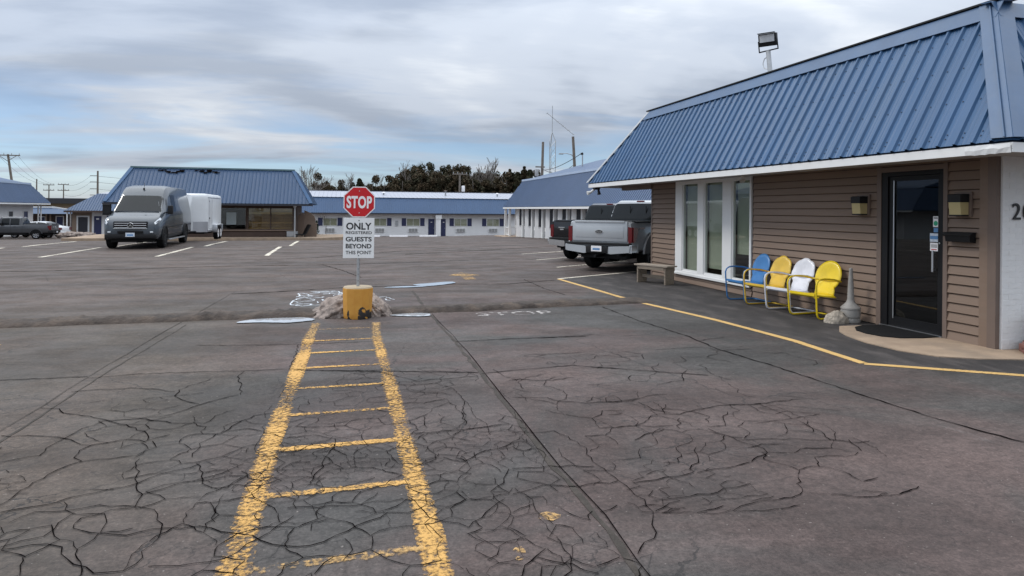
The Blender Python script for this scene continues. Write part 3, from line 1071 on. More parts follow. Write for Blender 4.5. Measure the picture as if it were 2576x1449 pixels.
# bare concrete on top
gt = n_.new('ShaderNodeMapRange')
gt.inputs[1].default_value, gt.inputs[2].default_value = 0.452, 0.462
l_.new(s_.outputs[2], gt.inputs[0])
c3 = n_.new('ShaderNodeMix')
c3.data_type = 'RGBA'
l_.new(gt.outputs[0], c3.inputs[0])
l_.new(c2.outputs[2], c3.inputs[6])
c3.inputs[7].default_value = (0.33, 0.26, 0.17, 1)
l_.new(c3.outputs[2], b_.inputs['Base Color'])
b_.inputs['Roughness'].default_value = 0.65
bm = bmesh.new()
N = 12
ringz = [(0, 0.205), (0.02, 0.215), (0.1, 0.218), (0.25, 0.222), (0.40, 0.228), (0.455, 0.228), (0.475, 0.212), (0.478, 0.12)]
vs = []
for z, r in ringz:
    vs.append([bm.verts.new(((r * math.cos(2 * math.pi * (k + .5) / N)) * (1 + 0.012 * math.sin(k * 5 + z * 9)), r * math.sin(2 * math.pi * (k + .5) / N), z)) for k in range(N)])
for a, b2 in zip(vs[:-1], vs[1:]):
    for k2 in range(N):
        bm.faces.new((a[k2], a[(k2 + 1) % N], b2[(k2 + 1) % N], b2[k2]))
bm.faces.new(vs[-1])
bm.faces.new(vs[0][::-1])
b = MB()
b.frombm(bm)
bm.free()
b.build('base', M_YBLOCK, ss, smooth=28, world=False)
MB().tube([(0.0, 0, 0.40), (0.0, 0, 1.96)], 0.024, 10).build('post', M_GALV, ss, smooth=True, world=False)
for z in (0.56, 0.66, 0.74):
    MB().disc_y((0, 0, z), 0.006, -0.0262, -0.022, 10).build('post_hole', M_INK, ss, world=False)


def octagon(r, y0, y1, c):
    a = [(c[0] + r * math.cos(math.pi / 8 + k * math.pi / 4), c[1] + r * math.sin(math.pi / 8 + k * math.pi / 4)) for k in range(8)]
    return MB().prism(a, 'y', y0, y1)


R8 = 0.232 / math.cos(math.pi / 8)
st = octagon(R8, -0.034, -0.030, (0.0, 1.755)).build('stop_panel', M_SIGNW, ss, world=False)
octagon(R8 - 0.016, -0.036, -0.0343, (0.0, 1.755)).build('red_face', M_RED, st, world=False)
textobj('lettering', 'STOP', 0.245, M_SIGNW, st, (0.0, -0.0375, 1.752), (math.pi / 2, 0, 0), depth=0.0008, bold=0.0085, width=0.375, spacing=1.05)
for z in (1.755 - 0.165, 1.755 + 0.165):
    MB().disc_y((0.0, 0, z), 0.008, -0.0415, -0.036, 10).build('bolt', M_ALU, st, world=False)
npn = MB().rbox(-0.229, 0.229, -0.033, -0.0295, 0.905, 1.515, 0.0015).build('notice_panel', M_STEEL_SIGN, ss, world=False)
for body, z, sz, w in (('ONLY', 1.388, 0.142, 0.375), ('REGISTERED', 1.291, 0.060, 0.385), ('GUESTS', 1.192, 0.092, 0.385), ('BEYOND', 1.087, 0.092, 0.38), ('THIS POINT', 0.990, 0.072, 0.38)):
    textobj('lettering', body, sz, M_INK, npn, (0.0, -0.0342, z), (math.pi / 2, 0, 0), depth=0.0006, bold=sz * (.028 if sz > .08 else .016), width=w)
for z in (0.945, 1.475):
    MB().disc_y((0.0, 0, z), 0.008, -0.0385, -0.032, 10).build('bolt', M_INK, npn, world=False)
ss.rotation_euler = (0, math.radians(0.4), math.radians(-1.2))

# ------------------------------------------------------------------ ribbed roof helper
def ribbed(parent, p0, p1, q1, q0, mat, pw=0.914, rib=0.2286, rh=0.030, name='roof_panel', screws=None, cap=0.0):
    """standing metal panels filling the planar quad p0-p1 (eave) / q0-q1 (top)"""
    p0, p1, q0, q1 = map(Vector, (p0, p1, q0, q1))
    ex = (p1 - p0).normalized()
    nrm = ex.cross(q0 - p0).normalized()
    up = nrm.cross(ex)
    W = (p1 - p0).length
    T = (q0 - p0).dot(up)
    a0, a1 = (q0 - p0).dot(ex), (q1 - p0).dot(ex)
    lo, hi = min(0, a0), max(W, a1)
    off = root_loc(parent)
    n = int(math.ceil((hi - lo) / pw))
    objs = []
    for i in range(n):
        s0 = lo + i * pw
        s1 = min(hi, s0 + pw)
        prof = [(s0, 0.0)]
        c = s0 + rib / 2
        while c < s1 - 0.05:
            prof += [(c - 0.030, 0.0), (c - 0.014, rh), (c + 0.014, rh), (c + 0.030, 0.0)]
            for m2 in (1 / 3, 2 / 3):
                d = c + 0.03 + (rib - 0.06) * m2
                if d + 0.012 < s1: prof += [(d - 0.010, 0.0), (d, 0.004), (d + 0.010, 0.0)]
            c += rib
        prof.append((s1, 0.0))
        bm = bmesh.new()
        vb = [bm.verts.new((a, 0, h)) for a, h in prof]
        vt = [bm.verts.new((a, T, h)) for a, h in prof]
        for j in range(len(prof) - 1):
            bm.faces.new((vb[j], vb[j + 1], vt[j + 1], vt[j]))
        for (pt, no) in (((0, 0, 0), Vector((-T, a0, 0))), ((W, 0, 0), Vector((T, -(a1 - W), 0)))):
            bmesh.ops.bisect_plane(bm, geom=list(bm.verts) + list(bm.edges) + list(bm.faces), plane_co=pt, plane_no=no.normalized(), clear_outer=True)
        if len(bm.faces) == 0:
            bm.free()
            continue
        for v in bm.verts:
            v.co = p0 + ex * v.co.x + up * v.co.y + nrm * v.co.z - off
        me = bpy.data.meshes.new(name)
        bm.to_mesh(me)
        bm.free()
        me.materials.append(mat)
        objs.append(inst(me, name, parent))
    if screws:
        sb = MB()
        for t in screws:
            s = lo + rib / 2 + 0.05
            while s < hi:
                left = a0 * t / T
                right = W + (a1 - W) * t / T
                if left + 0.1 < s < right - 0.1:
                    c = p0 + ex * s + up * t
                    r = 0.009
                    vv = [c + (ex * math.cos(k * math.pi / 3) + up * math.sin(k * math.pi / 3)) * r for k in range(6)]
                    sb.add(vv + [v + nrm * 0.008 for v in vv], [tuple(range(6, 12))] + [(k, (k + 1) % 6, 6 + (k + 1) % 6, 6 + k) for k in range(6)])
                s += rib
        so = sb.build('screws', M_SCREW, parent)
        so['kind'] = 'stuff'
    return nrm, up, ex


def strip(parent, name, pts0, pts1, thick_dir, th, mat):
    """thin flashing between two 3-D polylines"""
    d = Vector(thick_dir).normalized() * th
    b = MB()
    n = len(pts0)
    A = [Vector(p) for p in pts0]
    B = [Vector(p) for p in pts1]
    vs = A + B + [p + d for p in A] + [p + d for p in B]
    fs = []
    for i in range(n - 1):
        fs += [(i, i + 1, n + i + 1, n + i), (2 * n + i, 3 * n + i, 3 * n + i + 1, 2 * n + i + 1), (i, 2 * n + i, 2 * n + i + 1, i + 1), (n + i, n + i + 1, 3 * n + i + 1, 3 * n + i)]
    fs += [(0, n, 3 * n, 2 * n), (n - 1, 3 * n - 1, 4 * n - 1, 2 * n - 1)]
    b.add(vs, fs)
    return b.build(name, mat, parent)


# ------------------------------------------------------------------ office
WX = 7.76
off = thing('office_building', 'brown sided motel office with blue metal mansard roof, right foreground', 'building', (7.76, 6.7, 0))
Y0, Y1, WT = 6.66, 16.17, 2.42
wb = MB()
# front wall with window and door openings
wb.box(WX, WX + .12, 14.86, Y1, -.05, WT)
wb.box(WX, WX + .12, 11.78, 14.86, -.05, 0.20)
wb.box(WX, WX + .12, 8.46, 11.78, -.05, WT)
wb.box(WX, WX + .12, 7.38, 8.46, 2.25, WT)
wb.box(WX, WX + .12, Y0 + .06, 7.38, -.05, WT)
wb.box(WX, WX + .12, 11.78, 14.86, 2.36, WT)
wb.box(WX + .12, 14, Y1 - .12, Y1, -.05, WT)
wb.box(WX + .12, 14, Y0 + .02, Y0 + .14, -.05, WT)
wb.box(13.9, 14, Y0 + .14, Y1 - .12, -.05, WT)
wall = wb.build('wall', M_BROWN, off)
inn = MB()
inn.box(WX + .13, 13.9, Y0 + .2, Y1 - .2, 0.0, 0.012)
inn.box(9.9, 10.0, Y0 + .2, Y1 - .2, 0.012, 2.4)
inn.box(WX + .13, 9.9, 9.6, 9.7, 0.012, 2.4)
inn.box(WX + .13, 9.9, Y0 + .2, Y1 - .2, 2.405, 2.418)
inn.build('interior', M_DARK, off)
# siding courses
CH = 0.1225


def siding(ya, yb, za, zb):
    prof = [(0.0, 0.014), (-0.030, 0.010), (-0.034, 0.015), (-0.030, 0.030), (-0.010, CH - 0.001), (0.0, CH)]
    b2 = MB()
    b2.prism(prof, 'y', 0.0, yb - ya)
    me = b2.mesh('siding_plank', M_SIDING)
    z = 0.0
    while z < zb - 0.01:
        if z >= za - 0.001:
            o = inst(me, 'siding_plank', wall, Vector((WX - 0.001, ya, z)) - root_loc(wall))
            if z + CH > zb: o.scale.z = (zb - z) / CH
        z += CH


siding(14.90, Y1 - .06, 0, 2.41)
siding(11.74, 14.90, 0, 0.17)
siding(8.54, 11.70, 0, 2.41)
siding(6.86, 7.32, 0, 2.41)
siding(7.32, 8.54, 2.32, 2.41)
cn = MB()
cn.box(WX - .03, WX, Y1 - .058, Y1 + .02, 0, 2.41)
cn.build('corner_trim', M_TRIMB, wall)
cn = MB()
cn.box(WX - .034, WX - .001, 6.74, 6.858, 0, 2.41)
cn.build('corner_trim', M_SIDING, wall)
cn = MB()
cn.box(WX - .045, WX + .02, 6.625, 6.738, 0, 2.41)
cn.build('corner_trim', M_TRIMB, wall)
# brick return, painted white
bw = MB().box(WX + .022, 13.6, 6.60, 6.68, -.02, 2.40).build('brick_wall', M_BRICKW, off)
bme = MB().rbox(0, 0.197, -0.003, 0.02, 0, 0.063, 0.002).mesh('brick', M_BRICKW)
bmh = MB().rbox(0, 0.095, -0.003, 0.02, 0, 0.063, 0.002).mesh('brick', M_BRICKW)
rl = root_loc(bw)
rnd = random.Random(3)
for r in range(35):
    z = 0.005 + r * 0.0677
    x = WX + 0.024
    if r % 2:
        inst(bmh, 'brick', bw, Vector((x, 6.600 + rnd.uniform(-.002, .002), z)) - rl)
        x += 0.1015
    while x < 9.4:
        inst(bme, 'brick', bw, Vector((x, 6.600 + rnd.uniform(-.0025, .0025), z)) - rl)
        x += 0.203
textobj('house_number', '20', 0.29, M_INK, bw, Vector((8.06, 6.582, 1.69)) - rl, (math.pi / 2, 0, 0), depth=0.006, bold=0.0, sx=1.0, spacing=1.15)
# window group
win = MB()
for ya, yb in ((14.55, 14.87), (13.57, 13.83), (12.46, 12.80), (11.76, 11.82)):
    win.rbox(WX - .035, WX + .08, ya, yb, 0.28, 2.285, 0.006)
win.rbox(WX - .036, WX + .08, 11.765, 14.865, 2.286, 2.36, 0.005)
win.rbox(WX - .038, WX + .08, 11.765, 14.865, 0.20, 0.278, 0.005)
win.rbox(WX - .075, WX - .036, 11.75, 14.88, 0.185, 0.235, 0.005)
wo_ = win.build('window', M_WHITE, off)
for ya, yb in ((13.83, 14.55), (12.80, 13.57), (11.82, 12.46)):
    MB().box(WX + .015, WX + .021, ya, yb, 0.275, 2.29).build('pane', M_GLASS, wo_)
    st_ = MB()
    for s0, s1 in ((ya, ya + .03), (yb - .03, yb)):
        st_.box(WX - .012, WX + .045, s0, s1, .277, 2.287)
    st_.box(WX - .011, WX + .044, ya + .03, yb - .03, .278, .32)
    st_.build('sash', M_WHITE, wo_)
for ya, yb, z0 in ((13.83, 14.55, .30), (12.80, 13.57, .42), (11.82, 12.46, .80)):
    MB().box(WX + .10, WX + .105, ya + .02, yb - .02, z0, 2.34).build('blind', M_BLIND, wo_)
cab_ = thing('office_counter', 'dark cabinet seen through the lower right office window pane', 'cabinet', (8.5, 12.1, 0))
cb2 = MB().rbox(8.3, 8.8, 11.85, 12.5, 0.012, 0.72, 0.01)
cb2.build('carcass', M_BROWN, cab_)
MB().rbox(8.285, 8.298, 11.9, 12.15, 0.1, 0.66, 0.004).build('cupboard_door', M_WOOD, cab_)
MB().rbox(8.285, 8.298, 12.18, 12.45, 0.1, 0.66, 0.004).build('cupboard_door', M_WOOD, cab_)
# door
dr = MB()
dr.box(WX - .03, WX + .09, 8.34, 8.455, 0.0, 2.25)
dr.box(WX - .03, WX + .09, 7.385, 7.43, 0.0, 2.25)
dr.box(WX - .03, WX + .09, 7.43, 8.34, 2.19, 2.25)
do = dr.build('door_frame', M_BLACK, off)
lf = MB()
lf.box(WX - .01, WX + .035, 8.24, 8.335, 0.03, 2.185)
lf.box(WX - .01, WX + .035, 7.435, 7.49, 0.03, 2.185)
lf.box(WX - .01, WX + .035, 7.49, 8.24, 2.12, 2.185)
lf.box(WX - .01, WX + .035, 7.49, 8.24, 0.03, 0.17)
leaf = lf.build('door', M_BLACK, off)
MB().box(WX + .008, WX + .016, 7.49, 8.24, 0.17, 2.12).build('pane', M_GLASSD, leaf)
MB().rbox(WX - .018, WX - .004, 8.236, 8.252, 0.14, 2.13, .003).build('hinge_strip', M_ALU, leaf)
MB().rbox(WX + .02, WX + .05, 7.49, 8.24, 1.085, 1.115, .004).build('push_bar', M_BLACK, leaf)
MB().rbox(WX - .062, WX - .045, 7.515, 7.545, 0.87, 1.16, .006).build('pull_handle', M_ALU, leaf)
MB().box(WX - .047, WX - .012, 7.52, 7.54, 0.89, 0.91).box(WX - .047, WX - .012, 7.52, 7.54, 1.12, 1.14).build('handle_stand', M_ALU, leaf)
MB().rbox(WX - .02, WX - .009, 7.452, 7.472, 1.25, 1.27, .004).build('lock', M_ALU, leaf)
MB().box(WX - .06, WX + .1, 7.38, 8.46, 0.012, 0.028).build('threshold', M_ALU, off)
sx0 = WX + .0055
sk = MB().box(sx0, sx0 + .001, 7.50, 7.585, 1.475, 1.62).build('door_sticker', M_SIGNW, leaf)
MB().prism([(7.5425 + .034 * math.cos(a), 1.525 + .034 * math.sin(a)) for a in np.linspace(0, 2 * math.pi, 20, endpoint=False)], 'x', sx0 - .0012, sx0 - .0004).build('badge', M_GREENB, sk)
MB().box(sx0 - .0012, sx0 - .0004, 7.51, 7.575, 1.59, 1.605).build('print', M_INK, sk)
MB().box(sx0, sx0 + .001, 7.50, 7.575, 1.405, 1.462).build('door_sticker', M_BLUEB, leaf)
sk = MB().box(sx0, sx0 + .001, 7.50, 7.635, 1.275, 1.39).build('door_sticker', M_PLATE, leaf)
MB().box(sx0 - .0012, sx0 - .0004, 7.505, 7.63, 1.31, 1.355).build('print', M_BLUEB, sk)
sk = MB().box(sx0, sx0 + .001, 7.50, 7.63, 1.15, 1.262).build('door_sticker', M_SIGNW, leaf)
for z in (1.23, 1.215, 1.20):
    MB().box(sx0 - .0012, sx0 - .0004, 7.515, 7.615, z, z + .007).build('print', M_INK, sk)
MB().box(sx0 - .0012, sx0 - .0004, 7.52, 7.61, 1.165, 1.176).build('print', M_RED, sk)
tr = MB()
tr.box(WX - .04, WX - .001, 8.456, 8.54, 0, 2.33)
tr.box(WX - .04, WX - .001, 7.32, 7.384, 0, 2.33)
tr.box(WX - .04, WX - .001, 7.384, 8.456, 2.252, 2.32)
tr.build('door_trim', M_TRIMB, off)
# roof
EX, EY0, EY1 = 6.80, 5.66, 18.35
RX, RY0, RY1, RZ, EZ = 7.80, 6.72, 16.50, 4.24, 2.435
XB, XBR = 14.6, 13.6
deck = MB()
e4 = [(EX + .03, EY0 + .03, EZ - .02), (XB, EY0 + .03, EZ - .02), (XB, EY1 - .03, EZ - .02), (EX + .03, EY1 - .03, EZ - .02)]
t4 = [(RX + .02, RY0 + .02, RZ - .04), (XBR, RY0 + .02, RZ - .04), (XBR, RY1 - .02, RZ - .04), (RX + .02, RY1 - .02, RZ - .04)]
deck.add(e4 + t4, [(0, 3, 2, 1), (4, 5, 6, 7), (0, 1, 5, 4), (1, 2, 6, 5), (2, 3, 7, 6), (3, 0, 4, 7)])
roof = deck.build('roof', M_SCREW, off)
SL = math.hypot(RX - EX, RZ - EZ)
nrm, up, exv = ribbed(roof, (EX, EY1, EZ), (EX, EY0, EZ), (RX, RY0, RZ), (RX, RY1, RZ), M_BLUE, screws=(0.10, 0.16, 0.62, 1.14, 1.62))
ribbed(roof, (EX, EY0, EZ), (XB, EY0, EZ), (XBR, RY0, RZ), (RX, RY0, RZ), M_BLUE, screws=(0.10, 0.62, 1.14, 1.62))
ribbed(roof, (XB, EY1, EZ), (EX, EY1, EZ), (RX, RY1, RZ), (XBR, RY1, RZ), M_BLUE)
# ridge flashing
U = Vector(up)
Nn = Vector(nrm)
tb = Vector((RX, 0, RZ)) + Nn * 0.044
lo_ = tb - U * 0.25
fl = MB()


def flash(name, prof, y0, y1, mat, par):
    """profile in (x,z) extruded along y"""
    b2 = MB()
    b2.prism(prof, 'y', y0, y1)
    return b2.build(name, mat, par)


flash('ridge_cap', [(lo_.x, lo_.z), (tb.x, tb.z), (tb.x + .14, tb.z + .012), (tb.x + .14, tb.z - .002), (tb.x + .004, tb.z - .014), (lo_.x + .012, lo_.z - .006)], RY0 - .13, RY1 + .05, M_CAP, roof)
flash('ridge_edge', [(tb.x - .02, tb.z + .0125), (tb.x + .25, tb.z + .02), (tb.x + .25, tb.z + .045), (tb.x - .02, tb.z + .035)], RY0 - .15, RY1 + .08, M_PLASTIC, roof)
# hip cap at the near corner
hc0, hc1 = Vector((EX, EY0, EZ)), Vector((RX, RY0, RZ))
n2 = Vector((0, -(RZ - EZ), (RY0 - EY0))).normalized()
n2 = Vector((0, -(RZ - EZ), (RY0 - EY0)))
n2.normalize()
outv = (Nn + n2).normalized() * 0.042
sA, sB = Vector((0, 0.24, 0)), Vector((0.24, 0, 0))
dd0, dd1 = hc0 + outv, hc1 + outv
strip(roof, 'hip_cap', [dd0 + sA + Nn * .012, dd1 + sA * .95 + Nn * .012], [dd0, dd1], Nn, 0.006, M_CAP)
strip(roof, 'hip_cap', [dd0 + sB + n2 * .012, dd1 + sB * .95 + n2 * .012], [dd0, dd1], n2, 0.006, M_CAP)
strip(roof, 'hip_seam', [dd0 + sA * .38 + Nn * .020, dd1 + sA * .36 + Nn * .020], [dd0 + sA * .30 + Nn * .020, dd1 + sA * .28 + Nn * .020], Nn, 0.012, M_CAP)
tb2 = Vector((0, RY0, RZ)) + n2 * 0.044
u2 = Vector((0, RY0 - EY0, RZ - EZ)).normalized()
lo2 = tb2 - u2 * 0.25
MB().prism([(lo2.y, lo2.z), (tb2.y, tb2.z), (tb2.y + .14, tb2.z + .012), (tb2.y + .14, tb2.z), (tb2.y + .004, tb2.z - .014), (lo2.y + .012, lo2.z - .006)], 'x', RX - .12, XBR).build('ridge_cap', M_CAP, roof)
# far end trim
h0, h1 = Vector((EX, EY1, EZ)), Vector((RX, RY1, RZ))
strip(roof, 'rake_trim', [h0 + Nn * .034 + Vector((0, -.10, 0)), h1 + Nn * .034 + Vector((0, -.10, 0))], [h0 + Nn * .034 + Vector((0, .05, 0)), h1 + Nn * .034 + Vector((0, .05, 0))], Nn, .012, M_GALV)
# fascia + soffit
fa = MB()
fa.box(EX + .01, EX + .05, EY0 + .05, EY1 - .012, EZ - .125, EZ - .022)
fa.box(EX + .01, XB, EY0 + .01, EY0 + .05, EZ - .125, EZ - .022)
fa.box(EX + .05, XB, EY1 - .05, EY1 - .012, EZ - .125, EZ - .022)
fa.build('fascia', M_WHITE, roof)
sf = MB()
sf.box(EX + .05, XB, EY0 + .05, EY1 - .05, EZ - .075, EZ - .045)
sf.build('soffit', M_SOFFIT, roof)
bm_ = MB()
bm_.box(WX - .06, WX + .1, Y1 - .02, EY1 - .3, EZ - .2, EZ - .076)
bm_.build('eave_beam', M_TRIMB, roof)
# crumpled fascia wrap near the corner
cw = MB()
rnd = random.Random(9)
n = 10
for i in range(n):
    y = EY0 + .02 + i * 0.06
    cw.v += [(EX - .002 - rnd.uniform(0, .008), y, EZ - .03 - rnd.uniform(0, .006)), (EX - .004 - rnd.uniform(0, .016), y, EZ - .078 + rnd.uniform(-.012, .012)), (EX + .004 - rnd.uniform(0, .008), y, EZ - .126 - rnd.uniform(0, .010))]
cw.f = [f for i in range(n - 1) for f in ((3 * i, 3 * i + 3, 3 * i + 4, 3 * i + 1), (3 * i + 1, 3 * i + 4, 3 * i + 5, 3 * i + 2))]
cw.build('fascia_wrap', M_WHITE, roof)

# ---- things fixed to or standing at the office
def wall_lamp(y, label):
    t = thing('wall_lamp', label, 'lamp', (WX - .035, y, 1.77), 0, 'wall lamps beside the office door')
    MB().rbox(-.02, .012, -.125, .125, -.15, .165, .006).build('back_plate', M_TRIMB, t, world=False)
    MB().prism([(-.16, .13), (-.16, .035), (-.02, .035), (-.02, .14), (-.12, .14)], 'y', -.095, .095).build('hood', M_PLASTIC, t, world=False)
    MB().prism([(-.152, .033), (-.135, -.125), (-.02, -.125), (-.02, .033)], 'y', -.085, .085).build('lens', M_CREAM, t, world=False)
    MB().rbox(-.14, -.02, -.09, .09, -.142, -.127, .004).build('bottom_rim', M_PLASTIC, t, world=False)
    return t


wall_lamp(8.80, 'dark wall lamp with cream lens left of the glass door')
wall_lamp(7.08, 'dark wall lamp with cream lens right of the glass door')
t = thing('mailbox', 'black wall mailbox right of the glass door', 'mailbox', (WX - .03, 7.10, 1.29))
MB().prism([(0, 0), (-.09, .01), (-.10, .085), (-.06, .12), (0, .125)], 'y', -.19, .17).build('box', M_BLACK, t, world=False)
MB().prism([(0, .1255), (-.062, .1205), (-.108, .086), (-.112, .093), (-.06, .130), (0, .134)], 'y', -.20, .18).build('lid', M_PLASTIC, t, world=False)
MB().tube([(-.05, .18, .10), (-.05, .23, .10)], .028, 10).build('newspaper_loop', M_BLACK, t, world=False)


def sec_camera(loc, label, rz):
    t = thing('security_camera', label, 'camera', loc, rz, 'security cameras under the office eave')
    MB().lathe([(.045, 0), (.045, -.03), (.02, -.035)], 14).build('mount', M_WHITE, t, True, False)
    MB().tube([(0, 0, -.03), (0, 0, -.075), (-.02, 0, -.09)], .012, 8).build('arm', M_WHITE, t, True, False)
    MB().tube([(.03, 0, -.085), (-.10, 0, -.115)], .034, 12).build('housing', M_WHITE, t, True, False)
    MB().tube([(-.10, 0, -.115), (-.105, 0, -.116)], .028, 12).build('lens', M_BLACK, t, True, False)


sec_camera((WX - .12, 11.92, EZ - .075), 'small white camera under the eave above the window', 0.2)
t = thing('eave_floodlight', 'small twin flood lamp hanging under the far eave corner', 'lamp', (EX + .12, EY1 - .35, EZ - .125))
MB().box(-.08, .08, -.08, .08, -.06, 0).build('junction_box', M_PLASTIC, t, world=False)
MB().tube([(-.04, .05, -.05), (-.12, .12, -.13), (-.22, .12, -.16)], [.03, .035, .06], 12).build('lamp_head', M_WHITE, t, True, False)
MB().tube([(.04, -.05, -.05), (.05, -.06, -.12), (.06, -.07, -.2)], [.03, .035, .055], 12).build('lamp_head', M_PLASTIC, t, True, False)

t = thing('roof_floodlight', 'black floodlight on a grey pole above the office ridge', 'lamp', (8.25, 11.92, 4.22))
MB().lathe([(.11, 0), (.10, .05), (.055, .11)], 16).build('flashing', M_CONCG, t, True, False)
MB().tube([(0, 0, .05), (.0, .10, .66)], .045, 12).build('pole', M_GALV, t, True, False)
MB().tube([(0, .03, .28), (-.05, .15, .32), (-.05, .2, .42), (-.03, .18, .52), (0, .085, .56)], .009, 6).build('cable', M_GALV, t, True, False)
hd = thing('tmp', 'x', 'x')
bpy.data.objects.remove(hd)
HROT = (0, math.radians(-12), math.radians(38))
hb = MB().rbox(-.07, .09, -.21, .21, .0, .30, .012)
for k2 in range(7):
    hb.box(.09, .125, -.18 + k2 * .055, -.165 + k2 * .055, .03, .27)
hbo = hb.build('lamp_body', M_BLACK, t, False, False)
hv = MB().prism([(-.071, .302), (-.15, .315), (-.155, .325), (-.071, .316)], 'y', -.205, .205).build('visor', M_BLACK, t, False, False)
hl = MB().rbox(-.082, -.0705, -.175, .175, .10, .275, .004).build('lens', M_LAMP, t, False, False)
hy = MB().box(-.015, .015, -.235, .235, -.12, -.095).box(-.015, .015, -.235, -.213, -.095, .16).box(-.015, .015, .213, .235, -.095, .16).build('yoke', M_BLACK, t, False, False)
for o_ in (hbo, hv, hl, hy):
    o_.location = (0, .10, .76)
    o_.scale = (.82, .82, .82)
    o_.rotation_euler = HROT if o_ is not hy else (math.radians(-6), 0, math.radians(38))

mt = MB().prism([(7.72, 8.40), (7.40, 8.42), (7.15, 8.30), (6.98, 8.08), (6.93, 7.85), (6.97, 7.62), (7.13, 7.46), (7.43, 7.40), (7.72, 7.42)], 'z', 0.0145, 0.026).build('door_mat', M_RUBBER, None)
tag(mt, 'black half-round rubber mat at the glass door', 'mat')

# red edging blocks with a dark pot
for i in range(5):
    for r in range(2):
        a = math.pi * (1.05 + 0.2 * i)
        pass
pt = thing('plant_pot', 'black urn pot on red blocks at the right edge', 'pot', (8.28, 6.22, 0.13))
MB().lathe([(.17, 0), (.19, .02), (.15, .06), (.11, .12), (.15, .2), (.24, .3), (.27, .34), (.25, .35), (.2, .31), (.05, .3)], 22).build('urn', M_BLACK, pt, 30, False)
MB().lathe([(.21, .29), (.15, .32), (.04, .33)], 14).build('soil', M_BROWN, pt, True, False)
rbm = MB().rbox(-.12, .12, -.06, .06, 0, .055, .014).mesh('edging_block', M_REDB, 40)
eb = thing('edging_ring', 'low ring of red edging blocks at the right edge', 'edging', (8.25, 6.20, 0.014))
for r in range(2):
    for k in range(10):
        a = 2 * math.pi * (k + .5 * r) / 10
        inst(rbm, 'edging_block', eb, (.42 * math.cos(a), .30 * math.sin(a), r * .057), (0, 0, a + math.pi / 2))

